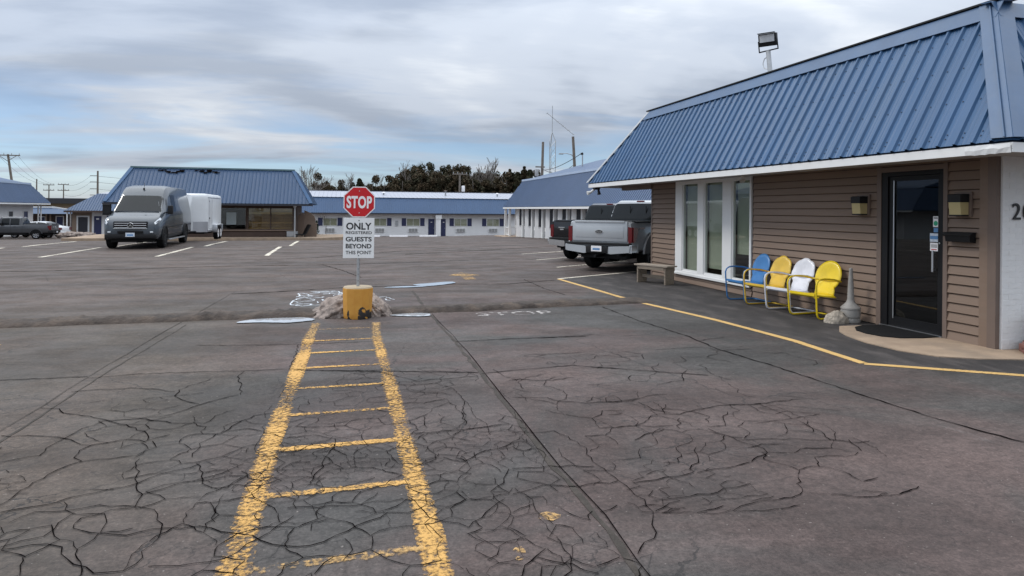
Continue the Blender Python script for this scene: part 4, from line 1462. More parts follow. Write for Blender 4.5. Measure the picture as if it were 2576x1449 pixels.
# ------------------------------------------------------------------ metal lawn chairs
def chair(name, col, label, loc, rz, scallop):
    m_ = pmat('chair_' + col[0], col[1], 0.38, 0, 0.10, 3.0, 0.06, 12, tuple(c * .55 for c in col[1]), 0.35, 5.0, coat=0.25)
    m2 = pmat('tube_' + col[0], tuple(c * .93 for c in col[1]), 0.42, 0, 0.12, 4.0, 0, 30, tuple(c * .5 for c in col[1]), 0.4, 7.0)
    t = thing(name, label, 'chair', loc, rz, 'metal lawn chairs along the office wall')
    hw = 0.275
    for s in (-1, 1):
        y = s * hw
        p = [(-.27, y * .98, .575), (-.10, y * 1.02, .615), (.10, y * 1.04, .63), (.19, y * 1.04, .62), (.245, y * 1.04, .585), (.265, y * 1.04, .53), (.262, y * 1.03, .42), (.245, y * 1.01, .20), (.235, y, .09), (.215, y, .04), (.17, y, .016), (.05, y, .014), (-.20, y * .99, .014), (-.32, y * .97, .014)]
        MB().tube(p, .0135, 8).build('side_tube', m2, t, True, False)
    MB().tube([(-.32, -hw * .97, .014), (-.345, -hw * .9, .014), (-.35, 0, .014), (-.345, hw * .9, .014), (-.32, hw * .97, .014)], .0132, 8).build('rear_bar', m2, t, True, False)
    MB().tube([(.20, -hw, .345), (.20, hw, .345)], .011, 8).build('seat_bar', m2, t, True, False)
    MB().tube([(-.24, -hw * .96, .578), (-.262, -.19, .583), (-.262, .19, .583), (-.24, hw * .96, .578)], .010, 8).build('back_bar', m2, t, True, False)
    # seat pan
    g2 = MB()
    nu, nv = 14, 12
    for i in range(nu + 1):
        u_ = i / nu
        for j in range(nv + 1):
            w_ = (j / nv) * 2 - 1
            x = .245 - .475 * u_
            z = .405 - .055 * u_ - .022 * math.sin(math.pi * min(1, u_ * 1.1)) * (1 - w_ ** 4)
            yy = w_ * (.255 - .025 * u_)
            if u_ < .06: z -= .045 * (1 - u_ / .06)
            if abs(w_) > .92: z -= .035
            g2.v.append((x + (.012 if u_ == 0 else 0), yy, z))
    for i in range(nu):
        for j in range(nv):
            a = i * (nv + 1) + j
            g2.f.append((a, a + 1, a + nv + 2, a + nv + 1))
    so = g2.build('seat', m_, t, 50, False)
    md = so.modifiers.new('thick', 'SOLIDIFY')
    md.thickness = .006
    lip = MB().prism([(.252, .362), (.266, .366), (.266, .398), (.250, .402)], 'y', -.25, .25).build('seat_lip', m_, t, world=False)
    # backrest: shell outline in (y, h), dished
    pts = [(-.195, 0), (-.19, .08), (-.18, .15)]
    A0, A1 = math.radians(222), math.radians(-42)
    for k in range(41):
        a = A0 + (A1 - A0) * k / 40
        r = .252
        if scallop:
            r = .236 + .020 * abs(math.sin((a - math.pi / 2) * 3.5 + math.pi / 2)) ** 0.6
        pts.append((r * math.cos(a), .315 + r * math.sin(a) * 1.02))
    pts += [(.18, .15), (.19, .08), (.195, 0)]
    nb = len(pts)
    rings = 7
    g3 = MB()
    cy, ch = 0.0, .28
    for q in range(rings):
        f = 1 - q / rings
        for (py_, ph) in pts:
            yy, hh = cy + (py_ - cy) * f, ch + (ph - ch) * f
            dish = .035 * (f ** 2)
            rim = .02 if q == 0 else 0
            x = -.215 - .30 * hh + .15 * (hh - .05) * 0 + dish * 1.0 - rim
            if scallop:
                an = math.atan2(hh - .12, yy)
                x += .008 * abs(math.sin((an - math.pi / 2) * 3.5 + math.pi / 2)) * max(0, f - .25)
            g3.v.append((x, yy, .335 + hh * .955))
    cidx = len(g3.v)
    g3.v.append((-.215 - .30 * ch, cy, .335 + ch * .955))
    for q in range(rings - 1):
        for k in range(nb):
            a, b2 = q * nb + k, q * nb + (k + 1) % nb
            g3.f.append((a, b2, b2 + nb, a + nb))
    for k in range(nb):
        g3.f.append(((rings - 1) * nb + k, (rings - 1) * nb + (k + 1) % nb, cidx))
    bo = g3.build('backrest', m_, t, 60, False)
    md = bo.modifiers.new('thick', 'SOLIDIFY')
    md.thickness = .007
    return t


BLU = ('blue', (0.035, 0.175, 0.42))
YE1 = ('yellow', (0.72, 0.47, 0.05))
YE2 = ('bright_yellow', (0.80, 0.58, 0.010))
WHT = ('white', (0.74, 0.74, 0.78))
chair('lawn_chair', BLU, 'blue metal lawn chair, the one nearest the window', (7.27, 11.18, .005), math.pi + .02, False)
chair('lawn_chair', YE1, 'yellow lawn chair with scalloped back between blue and white chairs', (7.26, 10.55, .005), math.pi + .10, True)
chair('lawn_chair', WHT, 'white lawn chair with scalloped back between two yellow chairs', (7.27, 9.95, .005), math.pi + .12, True)
chair('lawn_chair', YE2, 'bright yellow round-backed lawn chair nearest the glass door', (7.27, 9.33, .005), math.pi + .16, False)

t = thing('smoking_receptacle', 'grey bottle-shaped ash receptacle beside the nearest yellow chair', 'ashtray', (7.50, 8.80, 0.004))
bt = MB().lathe([(.135, 0), (.14, .02), (.135, .05), (.128, .055), (.13, .075), (.138, .085), (.14, .17), (.134, .19), (.136, .2)], 24).build('base', M_ASHT, t, 35, False)
MB().lathe([(.142, .2005), (.140, .22), (.10, .26), (.062, .30), (.048, .35), (.040, .57), (.026, .77), (.028, .79), (.024, .812), (.01, .82)], 24).build('neck', M_ASHT, t, 35, False)
mound_one('rock', 7.25, 8.80, .19, .13, .165, 6, M_ROCK, 'small pale rock beside the ash receptacle', 'rock', (0, 0), .012, .35)

t = thing('wooden_bench', 'short weathered wooden bench before the end of the office wall', 'bench', (7.0, 14.42, .004), math.radians(25))
t.scale = (.92, .92, .95)
for i in range(2):
    MB().rbox(-.20 + i * .201, -.002 + i * .201, -.52, .52, .415, .45, .006).build('seat_board', M_WOODL, t, world=False)
for s in (-1, 1):
    for k in range(2):
        MB().rbox(-.17 + k * .172, -.001 + k * .172, s * .43 - .02, s * .43 + .02, 0, .414, .005).build('leg_board', M_WOOD, t, world=False)
MB().rbox(-.02, .02, -.408, .408, .12, .20, .005).build('stretcher', M_WOOD, t, world=False)
MB().rbox(-.185, -.165, -.405, .405, .335, .413, .005).build('apron_board', M_WOOD, t, world=False)

# ------------------------------------------------------------------ vehicles
class Loft:
    """stations along x, each a half ring from bottom centre to top centre; local front is +x"""
    def __init__(s, st):
        s.x = [a[0] for a in st]
        s.h = [a[1] for a in st]
        s.m = len(s.h[0]) - 1

    def pt(s, si, R):
        side = 1 if R >= 0 else -1
        r = s.m - abs(R)
        i = max(0, min(len(s.x) - 2, int(math.floor(si))))
        a = si - i
        j = max(0, min(s.m - 1, int(math.floor(r))))
        b = r - j

        def P(ii, jj):
            return Vector((s.x[ii], s.h[ii][jj][0] * side, s.h[ii][jj][1]))
        return (P(i, j) * (1 - a) * (1 - b) + P(i + 1, j) * a * (1 - b) + P(i, j + 1) * (1 - a) * b + P(i + 1, j + 1) * a * b)

    def body(s):
        b = MB()
        n = 2 * s.m
        for x, h in zip(s.x, s.h):
            ring = [(x, y, z) for y, z in h] + [(x, -y, z) for y, z in h[-2:0:-1]]
            b.v += ring
        k = len(s.x)
        for i in range(k - 1):
            for j in range(n):
                b.f.append((i * n + j, i * n + (j + 1) % n, (i + 1) * n + (j + 1) % n, (i + 1) * n + j))
        b.f.append(tuple(range(n)))
        b.f.append(tuple((k - 1) * n + j for j in range(n))[::-1])
        return b

    def patch(s, s0, s1, R0, R1, off=0.006, th=0.02, ns=5, nr=6, trim=None):
        """curved panel lying on the body surface; trim(u,v)->(s,R) may reshape it"""
        b = MB()
        g = []
        for i in range(ns + 1):
            row = []
            for j in range(nr + 1):
                u, v = i / ns, j / nr
                if trim: si, R = trim(u, v)
                else: si, R = s0 + (s1 - s0) * u, R0 + (R1 - R0) * v
                e = 0.02
                p = s.pt(si, R)
                du = s.pt(si + e, R) - s.pt(si - e, R)
                dv = s.pt(si, R + e) - s.pt(si, R - e)
                n = du.cross(dv)
                n = n.normalized() if n.length > 1e-9 else Vector((0, 0, 1))
                c = Vector((p.x, 0, 0.9))
                if n.dot(p - c) < 0: n = -n
                row.append((p, n))
            g.append(row)
        top = [p + n * off for row in g for p, n in row]
        bot = [p + n * (off - th) for row in g for p, n in row]
        w = nr + 1
        N = len(top)
        fs = []
        for i in range(ns):
            for j in range(nr):
                a = i * w + j
                fs.append((a, a + 1, a + w + 1, a + w))
        edge = [i * w for i in range(ns + 1)] + [ns * w + j for j in range(1, nr + 1)] + [i * w + nr for i in range(ns - 1, -1, -1)] + [j for j in range(nr - 1, 0, -1)]
        for a, c in zip(edge, edge[1:] + edge[:1]):
            fs.append((a, c, N + c, N + a))
        b.add(top + bot, fs)
        return b


def wheel(parent, x, y, r, w, side, rim, spokes=6, rimr=0.62):
    t = MB()
    prof = [(rimr * r, -.5), (.86 * r, -.5), (.95 * r, -.46), (r, -.36), (r, .36), (.95 * r, .46), (.86 * r, .5), (rimr * r, .5)]
    n = 28
    for rr, yy in prof:
        for k in range(n):
            a = 2 * math.pi * k / n
            q = rr * (1 - (.012 if (k % 2 and rr > .94 * r) else 0))
            t.v.append((x + q * math.cos(a), y + yy * w, r + q * math.sin(a)))
    for i in range(len(prof) - 1):
        for k in range(n):
            t.f.append((i * n + k, i * n + (k + 1) % n, (i + 1) * n + (k + 1) % n, (i + 1) * n + k))
    for k in range(n):
        t.f.append((7 * n + k, 7 * n + (k + 1) % n, (k + 1) % n, k))
    wo = t.build('wheel', M_RUBBER, parent, 35, False)
    ry = y + side * w * .36
    rb = MB()
    rb.disc_y((x, 0, r), rimr * r * 1.0, ry - .012, ry + .004, 28)
    rb.disc_y((x, 0, r), rimr * r * .2, ry, ry + side * .03, 14)
    rb.build('wheel_dish', M_PLASTIC if rim is not M_PLASTIC else M_BLACK, wo, False, False)
    sb = MB()
    for k in range(spokes):
        a = 2 * math.pi * k / spokes + .3
        ca, sa = math.cos(a), math.sin(a)
        for (r0, r1, hw) in ((.12, .98, .10),):
            q0, q1 = r0 * rimr * r, r1 * rimr * r
            h0, h1 = hw * r, hw * r * .75
            P = [(q0, -h0), (q1, -h1), (q1, h1), (q0, h0)]
            poly = [(x + a1 * ca - b1 * sa, r + a1 * sa + b1 * ca) for a1, b1 in P]
            sb.prism(poly, 'y', ry + side * .004, ry + side * .03)
    lip = []
    for rr, yy in ((rimr * r * 1.0, ry - side * .01), (rimr * r * 1.0, ry + side * .035), (rimr * r * .90, ry + side * .03), (rimr * r * .90, ry - side * .01)):
        lip.append([(x + rr * math.cos(2 * math.pi * k / n), yy, r + rr * math.sin(2 * math.pi * k / n)) for k in range(n)])
    o = len(sb.v)
    for rg in lip: sb.v += rg
    for i in range(4):
        for k in range(n):
            sb.f.append((o + i * n + k, o + i * n + (k + 1) % n, o + ((i + 1) % 4) * n + (k + 1) % n, o + ((i + 1) % 4) * n + k))
    sb.build('rim', rim, wo, 35, False)
    return wo


def arch(parent, x, y0, y1, r, zc, zmin, mat, name='wheel_well_dark'):
    """dark half-round wheel housing set into the body side"""
    pts = [(x + r * math.cos(a), zc + r * math.sin(a)) for a in np.linspace(-0.55, math.pi + .55, 22)]
    pts = [(a, max(zmin, b)) for a, b in pts]
    return MB().prism(pts, 'y', y0, y1).build(name, mat, parent, False, False)


def archlip(parent, x, y, r, zc, zmin, w, mat, side, th=.05):
    A = np.linspace(-0.5, math.pi + .5, 26)
    b = MB()
    for rr, yy in ((r, y), (r + th, y), (r + th, y + side * .001), (r + th * .9, y + side * w), (r + .004, y + side * w)):
        b.v += [(x + rr * math.cos(a), yy, max(zmin, zc + rr * math.sin(a))) for a in A]
    n = len(A)
    for i in range(5):
        for k in range(n - 1):
            j = (i + 1) % 5
            b.f.append((i * n + k, i * n + k + 1, j * n + k + 1, j * n + k))
    return b.build('fender_flare', mat, parent, 30, False)


# ---- camper van
def half(zb, zt, wl, wt, zbelt):
    d = zt - zbelt
    return [(0, zb), (wl * .90, zb), (wl * .985, zb + .10), (wl, zb + .5 * (zbelt - zb)), (wl * .985, zbelt), (wt + .40 * (wl * .985 - wt), zbelt + .55 * d), (wt, zbelt + .84 * d), (wt * .93, zbelt + .95 * d), (wt * .72, zt - .004), (0, zt)]


PV = carpaint('van_paint', (0.060, 0.072, 0.086), 0.2, 0.0)
vn = thing('camper_van', 'blue-grey high-roof van parked nose out before the white trailer', 'van', (-7.95, 29.3, 0), math.radians(-90 + 1.5))
vst = [(0.00, half(.50, .98, .78, .72, .86)), (-.07, half(.43, 1.10, .90, .82, .96)), (-.20, half(.40, 1.21, .97, .88, 1.06)), (-.55, half(.40, 1.32, 1.0, .90, 1.16)),
       (-.98, half(.40, 1.44, 1.01, .88, 1.28)), (-1.72, half(.40, 2.14, 1.01, .82, 1.32)), (-1.86, half(.40, 2.24, 1.01, .82, 1.33)), (-2.05, half(.40, 2.40, 1.01, .81, 1.34)), (-2.35, half(.40, 2.52, 1.01, .81, 1.35)),
       (-2.9, half(.40, 2.57, 1.01, .81, 1.36)), (-6.62, half(.40, 2.56, 1.005, .80, 1.36)), (-6.84, half(.42, 2.50, .99, .78, 1.36)), (-6.92, half(.48, 2.40, .95, .74, 1.36))]
V = Loft(vst)
vb = V.body().build('body', PV, vn, 38, False)
V.patch(4.06, 4.97, -3.05, 3.05, .006, .02, 6, 12, trim=lambda u, v: (4.06 + .91 * u, (v * 2 - 1) * (2.75 + .45 * u))).build('windscreen', M_CARGLASS, vb, True, False)
MB().box(-1.06, -.96, -.80, .80, 1.44, 1.462).build('cowl', M_PLASTIC, vb, False, False)
for s in (-1, 1):
    V.patch(0, 0, 0, 0, .006, .02, 6, 4, trim=lambda u, v, s=s: (4.30 + 2.05 * u, s * (4.95 - v * (.45 + 1.05 * min(1, u * 1.5)) + 0))).build('side_window', M_CARGLASS, vb, True, False)
    V.patch(8.45, 9.13, s * 4.85, s * 3.55, .006, .02, 4, 4).build('side_window', M_CARGLASS, vb, True, False)
    V.patch(2.6, 11.2, s * 7.75, s * 6.9, .012, .03, 10, 2).build('lower_cladding', M_PLASTIC, vb, True, False)
    V.patch(3.0, 10.6, s * 6.12, s * 6.02, .010, .02, 8, 1).build('rub_strip', M_PLASTIC, vb, True, False)
    V.patch(0, 0, 0, 0, .018, .03, 6, 3, trim=lambda u, v, s=s: (.75 + 2.1 * u, s * (3.35 + 1.5 * u * .5 + (1.35 - .55 * u) * v))).build('headlight', M_LAMP, vb, True, False)
    V.patch(0, 0, 0, 0, .022, .03, 4, 2, trim=lambda u, v, s=s: (1.2 + 1.0 * u, s * (4.15 + .3 * u + .35 * v))).build('headlight_reflector', M_CARGLASS, vb, True, False)
    MB().rbox(-.02, .035, s * .74 - .055, s * .74 + .055, .64, .70, .01).build('fog_lamp', M_LAMP, vb, True, False)
    m_ = MB().rbox(-1.32, -1.17, s * 1.06, s * 1.26, 1.36, 1.72, .04).build('mirror', M_PLASTIC, vn, True, False)
    MB().rbox(-1.30, -1.20, s * .98, s * 1.07, 1.40, 1.47, .01).build('mirror_arm', M_PLASTIC, m_, True, False)
    for x in (-1.02, -5.30):
        wheel(vn, x, s * .90, .41, .28, s, M_PLASTIC, 8)
        arch(vn, x, s * .55, s * 1.016, .47, .40, .34, M_BLACK)
        archlip(vn, x, s * 1.012, .47, .40, .36, .03, M_PLASTIC, s)
    MB().rbox(-4.75, -1.6, s * .96, s * 1.10, .30, .345, .015).build('running_board', M_ALU, vn, True, False)
    MB().rbox(-2.95, -2.80, s * 1.012, s * 1.03, 1.12, 1.15, .006).build('door_handle', M_PLASTIC, vb, True, False)
    for x0 in (-2.62, -4.02):
        MB().box(x0, x0 + .012, s * 1.0095, s * 1.0125, .60, 1.30).build('door_seam', M_BLACK, vb, False, False)
MB().rbox(-.13, .035, -.60, .60, .80, 1.085, .03).build('grille', M_BLACK, vn, True, False)
gr_ = vn.children[-1]
for z in (.84, .925, 1.01):
    MB().rbox(.030, .048, -.56, .56, z - .013, z + .013, .006).build('grille_bar', M_CHROME, gr_, True, False)
MB().rbox(.030, .050, -.60, .60, .798, .818, .006).build('grille_rim', M_CHROME, gr_, True, False)
MB().prism([(.09 * math.cos(a), .93 + .09 * math.sin(a)) for a in np.linspace(0, 2 * math.pi, 24, endpoint=False)], 'x', .049, .052).build('emblem_back', M_BLACK, gr_, False, False)
ringp = [(.058, .098 * math.cos(a), .93 + .098 * math.sin(a)) for a in np.linspace(0, 2 * math.pi, 25)]
eb_ = MB().tube(ringp, .012, 6)
for k in range(3):
    a = math.pi / 2 + k * 2 * math.pi / 3
    ca, sa = math.cos(a), math.sin(a)
    eb_.prism([(-.018 * sa, .93 + .018 * ca), (.094 * ca, .93 + .094 * sa), (.018 * sa, .93 - .018 * ca)], 'x', .054, .064)
eb_.build('emblem', M_CHROME, gr_, True, False)
bp_ = MB().rbox(-.35, .07, -.90, .90, .42, .60, .05).build('front_bumper', M_PLASTIC, vn, 40, False)
MB().rbox(.02, .075, -.45, .45, .62, .72, .02).build('air_intake', M_BLACK, bp_, True, False)
pl = MB().rbox(.071, .080, -.16, .16, .49, .645, .004).build('licence_plate', M_PLATE, bp_, False, False)
MB().box(.0802, .0815, -.11, .11, .53, .585).build('plate_print', M_BLUEB, pl, False, False)
MB().box(-6.7, -.4, -.78, .78, .26, .41).build('underbody', M_BLACK, vn, False, False)
an = MB().tube([(-2.02, 0.0, 2.36), (-2.02, 0.0, 2.44)], .035, 10).tube([(-2.04, 0, 2.42), (-2.12, 0.0, 2.66)], .008, 6).build('antenna', M_PLASTIC, vn, True, False)

# ---- pickups
def phalf(zb, zt, w, wt):
    d = zt - zb
    return [(0, zb), (w * .92, zb), (w * .98, zb + .06), (w, zb + .45 * d), (w * .992, zb + .80 * d), (wt, zt - .025), (wt * .96, zt), (0, zt)]


def pickup(name, label, paint, loc, rz, rim, group, bumper_mat, badge=True, sc=1.0, tyre=.42, side_tag=None, topmat=None):
    t = thing(name, label, 'pickup truck', loc, rz, group)
    t.scale = (sc, sc, sc)
    # origin: rear axle centre on the ground; front is +x
    B = Loft([(-1.18, phalf(.62, 1.34, .955, .92)), (-1.12, phalf(.56, 1.365, .995, .95)), (.9, phalf(.54, 1.36, 1.005, .955)), (1.0, phalf(.54, 1.30, 1.005, .955)), (3.0, phalf(.54, 1.26, 1.0, .95)),
              (3.15, phalf(.54, 1.25, 1.0, .94)), (4.25, phalf(.55, 1.20, .98, .90)), (4.55, phalf(.60, 1.10, .90, .80)), (4.62, phalf(.66, 1.0, .82, .72))])
    bo = B.body().build('body', paint, t, 35, False)

    def chalf(zb, zt, w, wt):
        d = zt - zb
        return [(0, zb), (w, zb), (w * .985, zb + .2 * d), (wt + .25 * (w - wt), zb + .75 * d), (wt, zb + .90 * d), (wt * .88, zt - .006), (0, zt)]
    Cb = Loft([(1.02, chalf(1.24, 1.30, .95, .92)), (1.05, chalf(1.24, 1.44, .95, .91)), (1.24, chalf(1.24, 1.93, .95, .84)), (1.40, chalf(1.24, 1.985, .95, .83)), (2.0, chalf(1.24, 2.0, .955, .83)), (2.5, chalf(1.22, 1.99, .955, .825)), (2.70, chalf(1.2, 1.95, .955, .82)), (3.35, chalf(1.18, 1.30, .94, .86))])
    co = Cb.body().build('cab', paint, t, 35, False)
    Cb.patch(1.05, 1.95, -2.15, 2.15, .006, .02, 6, 8, trim=lambda u, v: (.15 + 1.76 * u, (v * 2 - 1) * (2.25 - .10 * u))).build('rear_window', M_CARGLASS, co, True, False)
    MB().box(1.10, 1.115, -.27, -.25, 1.46, 1.80).box(1.10, 1.115, .25, .27, 1.46, 1.80).build('window_slider', M_BLACK, co, False, False)
    Cb.patch(6.08, 6.95, -2.0, 2.0, .006, .02, 4, 8).build('windscreen', M_CARGLASS, co, True, False)
    MB().rbox(1.24, 1.30, -.12, .12, 1.935, 1.975, .01).build('brake_light', M_TAIL, co, True, False)
    for s in (-1, 1):
        Cb.patch(2.35, 3.95, s * 4.75, s * 2.75, .006, .02, 4, 4).build('side_window', M_CARGLASS, co, True, False)
        Cb.patch(4.1, 5.75, s * 4.75, s * 2.75, .006, .02, 4, 4).build('side_window', M_CARGLASS, co, True, False)
        MB().rbox(2.55, 2.72, s * .98, s * 1.20, 1.26, 1.46, .03).build('mirror', M_PLASTIC, t, True, False)
        # tail lamps, fitted on the rear corners
        MB().prism([(s * .985, 1.22), (s * .865, 1.235), (s * .865, .86), (s * .89, .80), (s * .975, .82)], 'x', -1.205, -1.10).build('tail_lamp', M_TAIL, t, False, False)
        MB().prism([(-1.165, 1.22), (-.90, 1.20), (-.92, 1.05), (-1.05, .84), (-1.165, .82)], 'y', s * .955, s * 1.012).build('tail_lamp', M_TAIL, t, False, False)
        MB().rbox(4.40, 4.60, s * .62, s * .90, .86, 1.04, .02).build('headlight', M_LAMP, t, True, False)
        MB().rbox(-1.0, .92, s * .88, s * .975, 1.362, 1.385, .008).build('bed_rail_cap', M_PLASTIC, t, True, False)
        for x in (0, 3.5):
            wheel(t, x, s * .85, tyre, .28, s, rim, 6)
            arch(t, x, s * .5, s * 1.010, tyre + .09, tyre + .03, .50, M_BLACK)
            archlip(t, x, s * 1.006, tyre + .09, tyre + .03, .50, .035, paint, s, .055)
        MB().rbox(.75, 2.85, s * .95, s * 1.04, .44, .50, .02).build('side_step', M_PLASTIC, t, True, False)
        if side_tag:
            MB().box(-.82, -.50, s * 1.006, s * 1.010, 1.17, 1.215).build('side_badge', side_tag, t, False, False)
        MB().rbox(1.55, 1.72, s * 1.008, s * 1.025, 1.10, 1.125, .006).build('door_handle', M_PLASTIC, t, True, False)
        for x0 in (1.05, 1.95, 2.9):
            MB().box(x0, x0 + .012, s * 1.003, s * 1.0075, .62, 1.24).build('door_seam', M_BLACK, t, False, False)
        # bumper end
        MB().prism([(s * .99, .74), (s * .36, .70), (s * .30, .52), (s * .42, .50), (s * .97, .56)], 'x', -1.34, -1.14).build('rear_bumper', bumper_mat, t, False, False)
        MB().rbox(-1.32, -.95, s * .97, s * 1.02, .56, .74, .02).build('bumper_end', bumper_mat, t, True, False)
        MB().tube([(-1.30, s * .62, .50), (-.9, s * .62, .46)], .045, 10).build('tailpipe', M_BLACK, t, True, False)
    MB().box(-1.0, .95, -.87, .87, 1.362, 1.372).build('bed_top', M_PLASTIC, t, False, False)  # flat black sheet between the rails in place of a recessed bed
    tg = MB().rbox(-1.215, -1.16, -.85, .85, .83, 1.375, .018).build('tailgate', paint, t, 30, False)
    MB().rbox(-1.222, -1.214, -.74, .74, .93, 1.24, .004).build('tailgate_panel', paint, tg, True, False)
    MB().rbox(-1.232, -1.20, -.77, .77, 1.335, 1.392, .012).build('tailgate_cap', topmat or paint, tg, True, False)
    el = [(.125 * math.cos(a), 1.09 + .055 * math.sin(a)) for a in np.linspace(0, 2 * math.pi, 24, endpoint=False)]
    MB().prism(el, 'x', -1.234, -1.222).build('oval_badge', M_CHROME, tg, False, False)
    if badge:
        el2 = [(.108 * math.cos(a), 1.09 + .043 * math.sin(a)) for a in np.linspace(0, 2 * math.pi, 24, endpoint=False)]
        MB().prism(el2, 'x', -1.238, -1.234).build('badge_face', M_INK, tg, False, False)
        textobj('badge_script', 'Ford', .075, M_CHROME, tg, (-1.2395, 0, 1.09), (math.pi / 2, 0, -math.pi / 2), depth=.001, bold=.001)
    else:
        MB().rbox(-1.226, -1.220, .42, .66, 1.12, 1.15, .003).rbox(-1.226, -1.220, .46, .60, 1.05, 1.09, .003).build('model_badge', M_CHROME, tg, False, False)
    MB().rbox(-1.36, -1.14, -.34, .34, .52, .70, .02).build('bumper_step', M_PLASTIC, t, True, False)
    MB().rbox(-1.35, -1.10, -.96, .96, .735, .80, .02).build('step_pad', M_PLASTIC, t, True, False)
    pl = MB().rbox(-1.372, -1.362, -.16, .16, .56, .71, .003).build('licence_plate', M_SIGNW, t, False, False)
    MB().box(-1.3745, -1.3725, -.11, .11, .60, .65).build('plate_print', M_BLUEB, pl, False, False)
    MB().tube([(-1.45, 0, .44), (-1.0, 0, .44)], .04, 8).build('hitch', M_BLACK, t, True, False)
    MB().box(-1.0, 4.3, -.7, .7, .36, .56).build('underbody', M_BLACK, t, False, False)
    MB().tube([(0, -.75, tyre), (0, .75, tyre)], .06, 8).build('rear_axle', M_BLACK, t, True, False)
    MB().lathe([(.05, -.14), (.15, -.05), (.15, .05), (.05, .14)], 12, (0.02, 0, tyre)).build('differential', M_BLACK, t, True, False)
    return t


PS = carpaint('silver_paint', (0.45, 0.47, 0.49), 0.24, 0.15)
PK = carpaint('black_paint', (0.008, 0.008, 0.011), 0.15, 0.0)
PG = carpaint('charcoal_paint', (0.075, 0.078, 0.085), 0.3, 0.3)
HD = math.radians(90 - 51)
pickup('pickup_truck', 'silver pickup with red tail lamps parked beside the office', PS, (7.74, 18.2, 0), HD, M_PLASTIC, 'pickups parked beside the office', PS, True, 1.0, .46, M_TAIL)
pickup('pickup_truck', 'black pickup half hidden behind the silver pickup', PK, (8.25, 21.75, 0), HD + .03, M_PLASTIC, 'pickups parked beside the office', M_CHROME, False, .97, .42)
PY = 65.0
gzp = gz(-27, PY)
pickup('pickup_truck', 'charcoal grey pickup seen from the side at the left edge', PG, (-24.5, PY, gzp), math.radians(180 + 3), M_ALU, None, M_PLASTIC, False, .92, .38)

# ---- white sedan behind the grey pickup
PWc = carpaint('white_car_paint', (0.72, 0.73, 0.74), 0.25, 0.0)
sx_, sy_ = -26.0, 68.5
sd_ = thing('white_sedan', 'white sedan behind the charcoal pickup at the left edge', 'car', (sx_, sy_, gz(sx_, sy_)), math.radians(180 - 8))


def shalf(zb, zt, w, wt, zbelt):
    return [(0, zb), (w * .92, zb), (w, zb + .15), (w, zbelt - .12), (w * .97, zbelt), (wt + .2 * (w - wt), zbelt + .7 * (zt - zbelt)), (wt, zt - .03), (wt * .7, zt), (0, zt)]


S = Loft([(-2.35, shalf(.42, .86, .70, .66, .80)), (-2.25, shalf(.30, 1.00, .82, .76, .92)), (-1.65, shalf(.26, 1.08, .90, .80, .98)), (-.95, shalf(.26, 1.40, .91, .66, 1.0)), (-.3, shalf(.26, 1.46, .91, .64, 1.0)), (.35, shalf(.26, 1.43, .91, .64, .99)), (1.2, shalf(.26, 1.02, .91, .80, .95)), (2.1, shalf(.28, .84, .86, .74, .78)), (2.35, shalf(.35, .66, .72, .6, .62))])
so_ = S.body().build('body', PWc, sd_, 40, False)
S.patch(2.1, 2.95, -2.2, 2.2, .006, .02, 4, 8).build('rear_window', M_CARGLASS, so_, True, False)
S.patch(5.1, 5.9, -2.2, 2.2, .006, .02, 4, 8).build('windscreen', M_CARGLASS, so_, True, False)
for s in (-1, 1):
    S.patch(2.7, 3.9, s * 3.85, s * 2.3, .006, .02, 4, 4).build('side_window', M_CARGLASS, so_, True, False)
    S.patch(4.05, 5.3, s * 3.85, s * 2.6, .006, .02, 4, 4).build('side_window', M_CARGLASS, so_, True, False)
    MB().rbox(-2.36, -1.95, s * .58, s * .86, .74, .92, .03).build('tail_lamp', M_TAIL, so_, True, False)
    for x in (-1.35, 1.4):
        wheel(sd_, x, s * .78, .32, .21, s, M_ALU, 7)
        arch(sd_, x, s * .5, s * .916, .37, .33, .24, M_BLACK)
MB().rbox(-2.42, -2.2, -.78, .78, .36, .56, .04).build('rear_bumper', PWc, so_, True, False)

# ---- enclosed trailer
TX, TY = -7.72, 37.75
tz = gz(TX, TY)
tr_ = thing('cargo_trailer', 'white enclosed cargo trailer hitched behind the van', 'trailer', (TX, TY, tz), math.radians(-90))
PT = pmat('trailer_white', (0.70, 0.72, 0.735), 0.35, 0, 0.04, 1.5, 0, 30, (0.52, 0.52, 0.52), .3, 1.2)


def thalf(zb, zt, w):
    return [(0, zb), (w, zb), (w, zb + .6), (w, zt - .30), (w, zt - .14), (w - .06, zt - .04), (w - .18, zt), (0, zt)]


